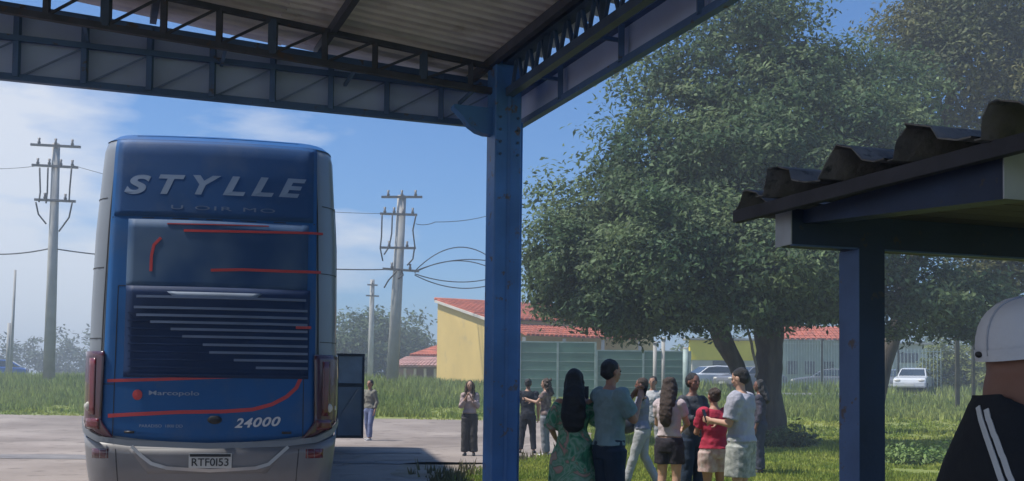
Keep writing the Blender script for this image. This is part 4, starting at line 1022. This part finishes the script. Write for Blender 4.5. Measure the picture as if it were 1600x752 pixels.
    if top:
        g = B(); inf = top.get('inf', .018); z0 = top.get('z0', .93)
        rr = trunkrings(inf, z0, 1.465, top.get('flare', 0)); g.loft(rr, 20)
        for q in sh: g.ell(tz(q)+Vector((0, 0, .004)), [(.062*build+inf)*s]*3, 14, 9)
        for k, sx in (('L', -1), ('R', 1)):
            el, wr, _ = dl[k]; S0 = tz(sh[0 if sx < 0 else 1]); E_ = tz(el); W_ = tz(wr); r = .88 if f else 1.; L = top.get('sleeve', .6)
            if L <= 1: e = S0.lerp(E_, max(.15, L)); g.tube([S0-(E_-S0).normalized()*.04, S0, S0.lerp(e, .5), e], [.045*s*r, (.058*r+inf)*s*build, (.058*r+inf+.004)*s, (.050*r+inf+.006)*s], 14)
            else: e = E_.lerp(W_, L-1); g.tube([S0-(E_-S0).normalized()*.04, S0, S0.lerp(E_, .55), E_, e], [.045*s*r, (.058*r+inf)*s*build, (.050*r+inf)*s, (.046*r+inf)*s, (.034*r+inf)*s], 14)
        o = g.go('shirt', top['m'], root); remesh(o, vox, .012, 9)
    if bottom:
        g = B(); inf = bottom.get('inf', .014); L = bottom.get('len', .98)   # fraction hip->ankle
        g.loft([(tz((0, 0, .985)), Vector(((hw*.95+inf)*s, 0, 0)), Vector((0, (.105*build+inf)*s, 0)))] + [(tz((0, -.008, z)), Vector(((a+inf)*s, 0, 0)), Vector((0, (b_+inf)*s, 0))) for z, a, b_ in ((.93, hw, .115*build), (.86, hw*.98, .112*build), (.80, hw*.93, .10*build))], 20)
        for k, sx in (('L', -1), ('R', 1)):
            kn, an = lg[k]; Hh = Vector((sx*.088*build, 0, .88))*s; K_ = Vector(kn)*s; A_ = Vector(an)*s; fl = bottom.get('flare', 0)
            if L < .5: e = Hh.lerp(K_, L*2); pts = [Hh+Vector((0, 0, .03)), Hh, Hh.lerp(e, .6), e]; rs = [.09*s*build, (.094+inf)*s*build, (.084+inf+fl*.5)*s*build, (.074+inf+fl)*s*build]
            else: e = K_.lerp(A_, (L-.5)*2); pts = [Hh+Vector((0, 0, .03)), Hh, Hh.lerp(K_, .6), K_, e]; rs = [.09*s*build, (.094+inf)*s*build, (.074+inf+fl*.3)*s, (.060+inf+fl*.6)*s, (.050+inf+fl)*s]
            g.tube(pts, rs, 16)
        o = g.go(bottom.get('name', 'trousers'), bottom['m'], root); remesh(o, vox, .008, 8)
    if dress:
        g = B(); rr = [(tz((0, 0, z)), Vector(((a)*s, 0, 0)), Vector((0, (b_)*s, 0))) for z, a, b_ in dress['rings']]; g.loft(rr, 28)
        for k, sx in (('L', -1), ('R', 1)):
            el, wr, _ = dl[k]; S0 = tz(sh[0 if sx < 0 else 1]); E_ = tz(el); g.tube([S0-(E_-S0).normalized()*.04, S0, S0.lerp(E_, .5), E_], [.045*s, .072*s, .078*s, .085*s], 14)
        o = g.go('dress', dress['m'], root); remesh(o, vox, .022, 5)
    for k, sx in (('L', -1), ('R', 1)):
        an = Vector(lg[k][1])*s; g = B(); g.capsule(an+Vector((0, -.03, -.042))*s, .040*s, an+Vector((sx*.015, .15, -.052))*s, .031*s, 12); g.box(an+Vector((sx*.008, .055, -.077))*s, (.075*s, .25*s, .016*s))
        g.go('shoe', shoes or M['black'], root, True)
    if hair:
        g = B(); mm = M[hair.get('m', 'hair')]; st = hair['style']
        def he(c, r): g.ell(hp(*c), [q*s for q in r], 16, 10, rot)
        he((0, -.022, .038), (.086, .096, .086)); he((0, -.045, .0), (.080, .072, .080))
        if st in ('long', 'longdark', 'curly'):
            z1 = hair.get('z', 1.20); wd = hair.get('w', .12)
            pts = [hp(0, -.06, .05), hp(0, -.085, -.06), tz((0, -.13, 1.42)), tz((0, -.15, (1.42+z1)/2)), tz((0, -.14, z1+.05)), tz((0, -.13, z1))]
            ws = [.07, .09, wd, wd*1.05, wd*.85, wd*.4]; ds = [.05, .055, .055, .05, .04, .02]
            g.loft([(p_, Vector((a*s, 0, 0)), Vector((0, c*s, 0))) for p_, a, c in zip(pts, ws, ds)], 18)
            if hair.get('front'):
                for sx in (-1, 1): g.tube([hp(sx*.06, .01, .06), hp(sx*.085, .02, -.02), tz((sx*.09, .07, 1.45)), tz((sx*.085, .11, 1.32)), tz((sx*.075, .115, hair.get('zf', 1.22)))], [.03, .032, .035, .032, .012], 10)
            else:
                for sx in (-1, 1): g.tube([hp(sx*.06, -.01, .05), hp(sx*.082, -.01, -.03), tz((sx*.08, -.05, 1.48)), tz((sx*.08, -.11, 1.38))], [.028, .028, .03, .02], 10)
        if st == 'curly':
            for k in range(26): 
                a = random.uniform(0, 6.28); z = random.uniform(-.14, .10); g.ell(hp(math.cos(a)*.09, -.04+math.sin(a)*.07-.01, z), (.035*s, .035*s, .035*s), 8, 6)
        if st == 'bun':
            he((0, -.115, .06), (.042, .042, .042))
        o = g.go('hair', mm, root); remesh(o, vox, .016 if st == 'curly' else (.009 if st != 'short' else .006), 22 if st != 'long' else 14)
    if extra: extra(root, s, tz, dl)
    return root
def phone(root, s, tz, dl, k='R', off=(0, .05, .06)):
    p_ = tz(dl[k][1])+Vector(off)*s
    o = B().box((0, 0, 0), (.075, .010, .15)).go('phone', M['black']); o.location = root.matrix_basis @ p_ if False else (0, 0, 0)
    # a phone is held by the hand: top-level thing at its real place
    mw = Matrix.Translation(root.location) @ Matrix.Rotation(root.rotation_euler.z, 4, 'Z')
    o.matrix_world = mw @ Matrix.Translation(p_) @ Matrix.Rotation(-.35, 4, 'X'); return o
def phonefor(who, k='R', off=(0, .05, .06)):
    def fn(root, s, tz, dl):
        o = phone(root, s, tz, dl, k, off); tag(o, 'dark phone held by the '+who, 'phone')
    return fn
cloth = lambda n, c, v=.1, c2=None, sc_=6, **k: mat(n, c, .9, v, sc_, .3, col2=c2, **k)
def gp(px, py): p_ = atz(px, py, 0); return Vector((p_.x, p_.y, H(p_.x, p_.y)+.004))
def gd(px, D): p_ = at(px, 640, D); return Vector((p_.x, D, H(p_.x, D)+.004))
DARK = cloth('black_cloth', (.014, .017, .028)); NAVY = cloth('navy_cloth', (.010, .022, .045)); JEAN = cloth('blue_jeans', (.05, .08, .16))

# woman facing the camera, left of the column
person('woman in pale pink top and dark flared trousers left of the column', gp(733, 713), R(176), 1.60, 'f', 'skin2',
  arms={'L': ((-.20, .08, 1.15), (-.05, .20, 1.36), (0, .2, .8)), 'R': ((.20, .08, 1.15), (.05, .20, 1.38), (0, .2, .8))},
  top=dict(m=cloth('pale_pink_cloth', (.42, .32, .31)), sleeve=1.6, z0=1.0), bottom=dict(m=cloth('charcoal_cloth', (.045, .042, .045)), flare=.03, inf=.02), hair=dict(style='long', m='hairb', z=1.28, w=.10, front=True, zf=1.25), grp='people walking in the paved yard', vox=.010)
person('person in blue jeans standing just behind the open coach door', gd(578, 27.5), R(150), 1.62, 'f', 'skin', top=dict(m=cloth('khaki_cloth', (.20, .19, .16)), sleeve=1.7), bottom=dict(m=cloth('pale_blue_jeans', (.16, .19, .32))), hair=dict(style='short', m='hair'), shoes=M['sole'], legs={'L': ((-.10, .10, .49), (-.10, .12, .085)), 'R': ((.10, 0, .49), (.11, -.12, .085))}, grp='people walking in the paved yard', vox=.011)
person('man in black shirt and black trousers just right of the column', gp(824, 709), R(-8), 1.66, 'm', 'skin', top=dict(m=DARK, sleeve=.7, z0=.86), bottom=dict(m=DARK, inf=.018), shoes=M['black'], hair=dict(style='short'), legs={'L': ((-.13, .01, .49), (-.17, -.02, .085)), 'R': ((.12, .01, .49), (.15, -.02, .085))}, vox=.010)
person('curly haired woman in patterned blouse and grey jeans reaching left', gp(852, 714), R(72), 1.66, 'f', 'skin2',
  arms={'L': ((-.17, .16, 1.22), (-.10, .40, 1.28), (0, .9, .1)), 'R': ((.18, .14, 1.18), (.12, .36, 1.24), (0, .9, .1))},
  top=dict(m=cloth('patterned_blouse', (.10, .065, .06), c2=(.30, .22, .20), sc_=14), sleeve=.5, z0=.93), bottom=dict(m=cloth('grey_jeans', (.20, .21, .23))), shoes=M['sole'], hair=dict(style='curly', m='hairb', z=1.36, w=.09), vox=.010, extra=phonefor('curly haired woman', 'L', (.02, .09, .04)))
# green dress
mg = bpy.data.materials.new('green_floral_cloth'); mg.use_nodes = True; t = mg.node_tree; bs = t.nodes['Principled BSDF']; bs.inputs['Roughness'].default_value = .9
tc = t.nodes.new('ShaderNodeTexCoord'); nn = t.nodes.new('ShaderNodeTexNoise'); nn.inputs['Scale'].default_value = 5.5; nn.inputs['Detail'].default_value = 2; nn.inputs['Distortion'].default_value = 1.4; t.links.new(tc.outputs['Object'], nn.inputs['Vector'])
cr = t.nodes.new('ShaderNodeValToRGB'); t.links.new(nn.outputs['Fac'], cr.inputs[0]); e = cr.color_ramp.elements; e[0].position = .34; e[0].color = (.04, .12, .08, 1); e[1].position = .44; e[1].color = (.06, .28, .14, 1)
for ps_, c in ((.52, (.28, .40, .30, 1)), (.58, (.08, .26, .14, 1)), (.64, (.50, .25, .22, 1)), (.72, (.38, .42, .30, 1))): q = e.new(ps_); q.color = c
t.links.new(cr.outputs[0], bs.inputs['Base Color'])
person('woman with long black hair in a green flowered dress, back turned', gd(897, 10.2), R(-6), 1.67, 'f', 'skin',
  arms={'L': ((-.24, .03, 1.14), (-.20, .18, 1.02), (0, .6, 0)), 'R': ((.22, .14, 1.2), (.10, .30, 1.42), (0, .3, .7))}, build=1.06,
  dress=dict(m=mg, rings=[(.12, .34, .30), (.3, .31, .27), (.6, .27, .23), (.86, .225, .18), (.98, .20, .155), (1.06, .165, .13), (1.12, .16, .125), (1.25, .175, .135), (1.36, .175, .125), (1.43, .13, .09), (1.46, .08, .07)]),
  hair=dict(style='long', z=1.10, w=.125), vox=.008, extra=phonefor('woman in the green flowered dress', 'R', (.0, .06, .08)))
person('man in pale teal shirt and navy trousers holding a phone up', gd(953, 10.0), R(-62), 1.76, 'm', 'skin',
  arms={'L': ((-.20, .15, 1.20), (-.06, .30, 1.40), (.1, .2, .7)), 'R': ((.20, .14, 1.18), (.06, .31, 1.38), (-.1, .2, .7))},
  top=dict(m=cloth('pale_teal_shirt', (.17, .25, .27)), sleeve=.75, z0=.93, inf=.028), bottom=dict(m=NAVY, inf=.022), hair=dict(style='short'), vox=.008, build=1.05, extra=phonefor('man in the pale teal shirt', 'R', (-.04, .07, .05)))
person('person in light shirt and white trousers far behind, left of the long haired woman', gd(1020, 20.5), R(160), 1.72, 'm', 'skin', top=dict(m=cloth('off_white_shirt', (.42, .42, .42)), sleeve=.6), bottom=dict(m=cloth('pale_trousers', (.36, .36, .36))), hair=dict(style='short'), vox=.011,
  legs={'L': ((-.13, .03, .49), (-.2, 0, .085)), 'R': ((.13, .01, .49), (.2, -.02, .085))})
def bag(root, s, tz, dl):
    mw = Matrix.Translation(root.location) @ Matrix.Rotation(root.rotation_euler.z, 4, 'Z')
    o = B().ell((0, 0, 0), (.12, .20, .13)).go('shoulder_bag', M['black'], None, True); o.matrix_world = mw @ Matrix.Translation((0.05, .26, .92)); tag(o, 'black bag carried in front of the person in grey-blue shirt', 'bag')
    st = B().tube([(-.02, .16, .06), (-.06, 0, .35), (-.05, -.16, .46)], .014, 6).go('strap', M['black'], o, True); phonefor('person in the grey-blue shirt', 'R', (-.02, .06, .07))(root, s, tz, dl)
person('person in grey-blue shirt raising a phone beside the man in teal', gd(1003, 15.5), R(80), 1.64, 'f', 'skin3',
  arms={'L': ((-.19, .14, 1.2), (-.08, .34, 1.36), (0, .3, .7)), 'R': ((.19, .16, 1.2), (.08, .38, 1.40), (0, .3, .7))},
  top=dict(m=cloth('grey_blue_shirt', (.19, .20, .26)), sleeve=.6), bottom=dict(m=cloth('pale_trousers', (.36, .36, .36))), hair=dict(style='short', m='hairb'), legs={'L': ((-.09, .12, .49), (-.10, .24, .085)), 'R': ((.09, -.04, .49), (.10, -.26, .085))}, vox=.010, extra=bag)
person('woman with very long dark hair, pale pink shirt and black shorts', gd(1046, 12.2), R(-28), 1.62, 'f', 'skin2',
  arms={'R': ((.21, .10, 1.16), (.10, .28, 1.10), (0, .6, 0)), 'L': ((-.20, .10, 1.15), (-.06, .28, 1.10), (0, .6, 0))},
  top=dict(m=cloth('pale_rose_tee', (.46, .38, .39)), sleeve=.55, z0=1.0), bottom=dict(name='shorts', m=cloth('black_shorts', (.022, .018, .026)), len=.30, flare=.015, inf=.018), shoes=M['sole'], hair=dict(style='long', m='hairb', z=1.12, w=.085), vox=.008)
person('person in dark grey top and dark trousers between the two women', gd(1082, 12.8), R(-150), 1.68, 'm', 'skin3', build=.88,
  arms={'L': ((-.18, .12, 1.16), (-.05, .27, 1.16), (0, .4, 0)), 'R': ((.18, .12, 1.16), (.05, .27, 1.16), (0, .4, 0))},
  top=dict(m=cloth('dark_grey_top', (.05, .055, .065)), sleeve=1.4), bottom=dict(m=NAVY, inf=.016), hair=dict(style='short'), vox=.009)
person('woman in bright red top and pale pink patterned shorts', gd(1116, 12.0), R(18), 1.50, 'f', 'skin', build=1.16,
  arms={'R': ((.22, .12, 1.14), (.12, .30, 1.16), (0, .5, .1)), 'L': ((-.22, .10, 1.14), (-.10, .28, 1.14), (0, .5, .1))},
  top=dict(m=cloth('red_tee', (.36, .02, .05)), sleeve=.7, z0=.93, inf=.028), bottom=dict(name='shorts', m=cloth('pink_patterned_shorts', (.42, .27, .25), c2=(.55, .45, .42), sc_=18), len=.34, inf=.02, flare=.02), hair=dict(style='bun', m='hairb'), vox=.008)
person('man in light grey T-shirt and pale camouflage shorts facing left', gd(1158, 11.4), R(58), 1.72, 'm', 'skin2', build=1.08, head=(0, -.25),
  arms={'L': ((-.22, .06, 1.13), (-.10, .32, 1.16), (.1, .7, .1)), 'R': ((.22, .06, 1.13), (.10, .30, 1.14), (-.1, .7, .1))},
  top=dict(m=cloth('light_grey_tee', (.36, .36, .42)), sleeve=.8, z0=.93, inf=.034, flare=.03), bottom=dict(name='shorts', m=cloth('camouflage_cloth', (.20, .22, .20), c2=(.46, .46, .43), sc_=16), len=.44, inf=.035, flare=.025), shoes=M['black'], hair=dict(style='short'), vox=.008, extra=phonefor('man in the light grey T-shirt', 'L', (.03, .08, .05)))
person('person in dark purple-grey clothes leaning near the tree trunk', gd(1187, 18.0), R(70), 1.66, 'f', 'skin3', top=dict(m=cloth('dark_plum_cloth', (.05, .045, .065)), sleeve=1.6), bottom=dict(m=cloth('dark_slate_cloth', (.05, .055, .08)), inf=.025), hair=dict(style='long', z=1.3), vox=.010)

# ------------------------------------------------------------------ foreground person at the right edge
fD = 1.62
fc = at(1632, 551, fD)                      # middle of the cap rim
fp = empty('person', (fc.x, fD, 0), R(-74), 'person in white cap and black jacket with white sleeve stripes, close at right', 'person')
k = 1.0
def L(x, y, z): return Vector((x, y, z))
zr_ = fc.z                                   # cap rim height
b = B()
hd = zr_+.0
b.ell((0, .0, hd-.010), (.077, .095, .075)); b.ell((0, .035, hd-.06), (.062, .072, .082)); b.ell((0, .068, hd-.115), (.034, .032, .026)); b.ell((0, .108, hd-.035), (.013, .020, .028)); b.ell((0, .085, hd-.085), (.026, .018, .012))
for sx in (-1, 1): b.ell((sx*.080, -.005, hd-.035), (.012, .022, .034)); b.ell((sx*.05, .06, hd-.05), (.025, .02, .03))
b.capsule((0, -.035, hd-.22), .078, (0, -.025, hd-.05), .070, 18)
b.ell((0, -.03, hd-.24), (.12, .08, .06))
for sx in (-1, 1):
    b.capsule((sx*.17, -.02, hd-.33), .050, (sx*.245, -.02, hd-.58), .042); b.capsule((sx*.25, -.03, hd-.58), .042, (sx*.20, .14, hd-.78), .028)
    hand(b, Vector((sx*.20, .14, hd-.78)), Vector((-sx*.2, .7, -.4)), Vector((-sx, 0, 0)), 1, sx)
    b.capsule((sx*.095, 0, .88), .095, (sx*.10, .01, .49), .058); b.capsule((sx*.10, .01, .49), .058, (sx*.11, -.02, .085), .037); b.capsule((sx*.11, -.04, .045), .036, (sx*.12, .14, .035), .026)
b.loft([((0, 0, z), (a, 0, 0), (0, c, 0)) for z, a, c in ((.82, .12, .1), (.93, .17, .12), (1.1, .15, .11), (1.25, .18, .12), (hd-.33, .17, .10), (hd-.25, .09, .08))], 20)
remesh(b.go('body', M['skin3'], fp), .007)
# jacket
JM = cloth('black_tracksuit_cloth', (.010, .014, .022), sc_=3); g = B()
g.loft([((0, y, z), (a, 0, 0), (0, c, -tl)) for z, a, c, y, tl in ((.86, .20, .145, 0, 0), (1.0, .195, .145, 0, 0), (1.15, .185, .135, -.005, 0), (hd-.35, .19, .135, -.02, .01), (hd-.29, .19, .13, -.025, .02), (hd-.25, .165, .12, -.035, .04), (hd-.21, .13, .108, -.035, .065), (hd-.175, .10, .096, -.03, .085), (hd-.15, .088, .088, -.030, .09), (hd-.145, .07, .07, -.03, .07))], 26)
for sx in (-1, 1):
    g.tube([(sx*.10, -.03, hd-.25), (sx*.15, -.02, hd-.28), (sx*.19, -.01, hd-.34), (sx*.22, -.01, hd-.45), (sx*.25, -.01, hd-.59), (sx*.24, .07, hd-.70), (sx*.205, .13, hd-.765)], [.06, .075, .082, .078, .070, .060, .045], 18)
jk = g.go('jacket', JM, fp); remesh(jk, .008, .006, 7)
WS = cloth('white_piping', (.55, .58, .62))
from mathutils.bvhtree import BVHTree
bv = BVHTree.FromPolygons([v.co[:] for v in jk.data.vertices], [p_.vertices[:] for p_ in jk.data.polygons])
pj = [(1529, 636), (1533, 655), (1541, 680), (1552, 712), (1563, 745), (1575, 775)]
mwi = (Matrix.Translation(fp.location) @ Matrix.Rotation(fp.rotation_euler.z, 4, 'Z')).inverted()
for dx in (0, 17):
    pts = []
    for i in range(len(pj)-1):
        for q in range(5):
            x = pj[i][0]+(pj[i+1][0]-pj[i][0])*q/5+dx*(.75+.25*i/4); y = pj[i][1]+(pj[i+1][1]-pj[i][1])*q/5+(4 if dx else 0)
            o_ = mwi @ Vector((0, 0, CAMH)); d_ = (mwi.to_3x3() @ ray(x, y)).normalized(); hit = bv.ray_cast(o_, d_)
            if hit[0]: pts.append((hit[0]+hit[1]*.002, hit[1]))
    V = []; 
    for i, (p_, n_) in enumerate(pts):
        t_ = (pts[min(i+1, len(pts)-1)][0]-pts[max(i-1, 0)][0]).normalized(); sd_ = t_.cross(n_).normalized()*.0042
        V += [p_+sd_, p_-sd_, p_-sd_-n_*.004, p_+sd_-n_*.004]
    Fs = []
    for i in range(len(pts)-1):
        for q in range(4): Fs.append((i*4+q, i*4+(q+1) % 4, i*4+4+(q+1) % 4, i*4+4+q))
    if pts: mk('sleeve_stripe', V, Fs, WS, fp)
g = B(); g.loft([((0, 0, z), (a, 0, 0), (0, c, 0)) for z, a, c in ((1.02, .185, .13), (.93, .19, .135), (.82, .18, .125))], 20)
for sx in (-1, 1): g.tube([(sx*.09, 0, .9), (sx*.098, 0, .7), (sx*.10, .01, .49), (sx*.11, -.02, .12)], [.105, .10, .08, .065], 14)
remesh(g.go('trousers', DARK, fp), .01, .008, 7)
for sx in (-1, 1): B().capsule((sx*.11, -.05, .045), .042, (sx*.125, .16, .038), .032).go('shoe', M['sole'], fp, True)
# cap: six-panel dome, rim, button, bill, back strap; worn level, tipped back a little
CW = mat('white_cap_cloth', (.60, .62, .68), .9, .04, 8, .15)
g = B(); rings = []
for i in range(9):
    t_ = i/8*math.pi/2*.97; rr_ = math.cos(t_)**.62; rings.append(((0, -.002-.006*i/8, hd-.006+.084*math.sin(t_)), (.088*rr_, 0, 0), (0, .106*rr_, 0)))
g.loft(rings, 30); cp = g.go('cap', CW, None, True); tag(cp, 'white baseball cap worn by the person in the striped black jacket', 'cap')
mwf = Matrix.Translation(fp.location) @ Matrix.Rotation(fp.rotation_euler.z, 4, 'Z')
tilt = Matrix.Translation((0, -.09, hd)) @ Matrix.Rotation(R(9), 4, 'X') @ Matrix.Translation((0, .09, -hd))
cp.matrix_world = mwf @ tilt
for i in range(6):
    a_ = math.pi/6+i*math.pi/3; pts = []
    for q in range(9):
        t_ = q/8*math.pi/2*.95; rr_ = math.cos(t_)**.62; pts.append((.0885*rr_*math.cos(a_), -.002-.006*q/8+.1065*rr_*math.sin(a_), hd-.005+.084*math.sin(t_)))
    B().tube(pts, .0016, 5).go('cap_seam', mat('cap_stitching', (.42, .44, .50), .9), cp, True)
B().loft([((0, -.002, hd-.014), (.0895, 0, 0), (0, .1075, 0)), ((0, -.002, hd+.004), (.0898, 0, 0), (0, .1078, 0))], 30, False).go('cap_band', CW, cp, True)
B().ell((0, -.008, hd+.078), (.009, .009, .006)).go('cap_button', CW, cp, True)
bb = B(); rings = []
for i in range(7):
    t_ = i/6; rings.append(((0, .085+.075*t_, hd-.004-.012*t_), (.074*math.sqrt(max(.02, 1-t_*t_*.85)), 0, -.0), (0, 0, .004)))
bb.loft(rings, 16).go('bill', CW, cp, True)
B().ell((-.02, -.1085, hd-.002), (.008, .003, .005), 10, 6).go('strap_clip', M['black'], cp)

# ------------------------------------------------------------------ air: thin haze round the whole place
hz = bpy.data.materials.new('haze_air'); hz.use_nodes = True; t = hz.node_tree; t.nodes.clear()
oo = t.nodes.new('ShaderNodeOutputMaterial'); pv = t.nodes.new('ShaderNodeVolumePrincipled')
pv.inputs['Color'].default_value = (.80, .90, 1, 1); pv.inputs['Density'].default_value = HAZE; pv.inputs['Anisotropy'].default_value = .2
t.links.new(pv.outputs[0], oo.inputs['Volume'])
mk('haze', [], [], hz); bpy.data.objects.remove(bpy.data.objects['haze'])
o = B().box((0, 600, 8.5), (2000, 1500, 20)).go('haze', hz); o['kind'] = 'stuff'
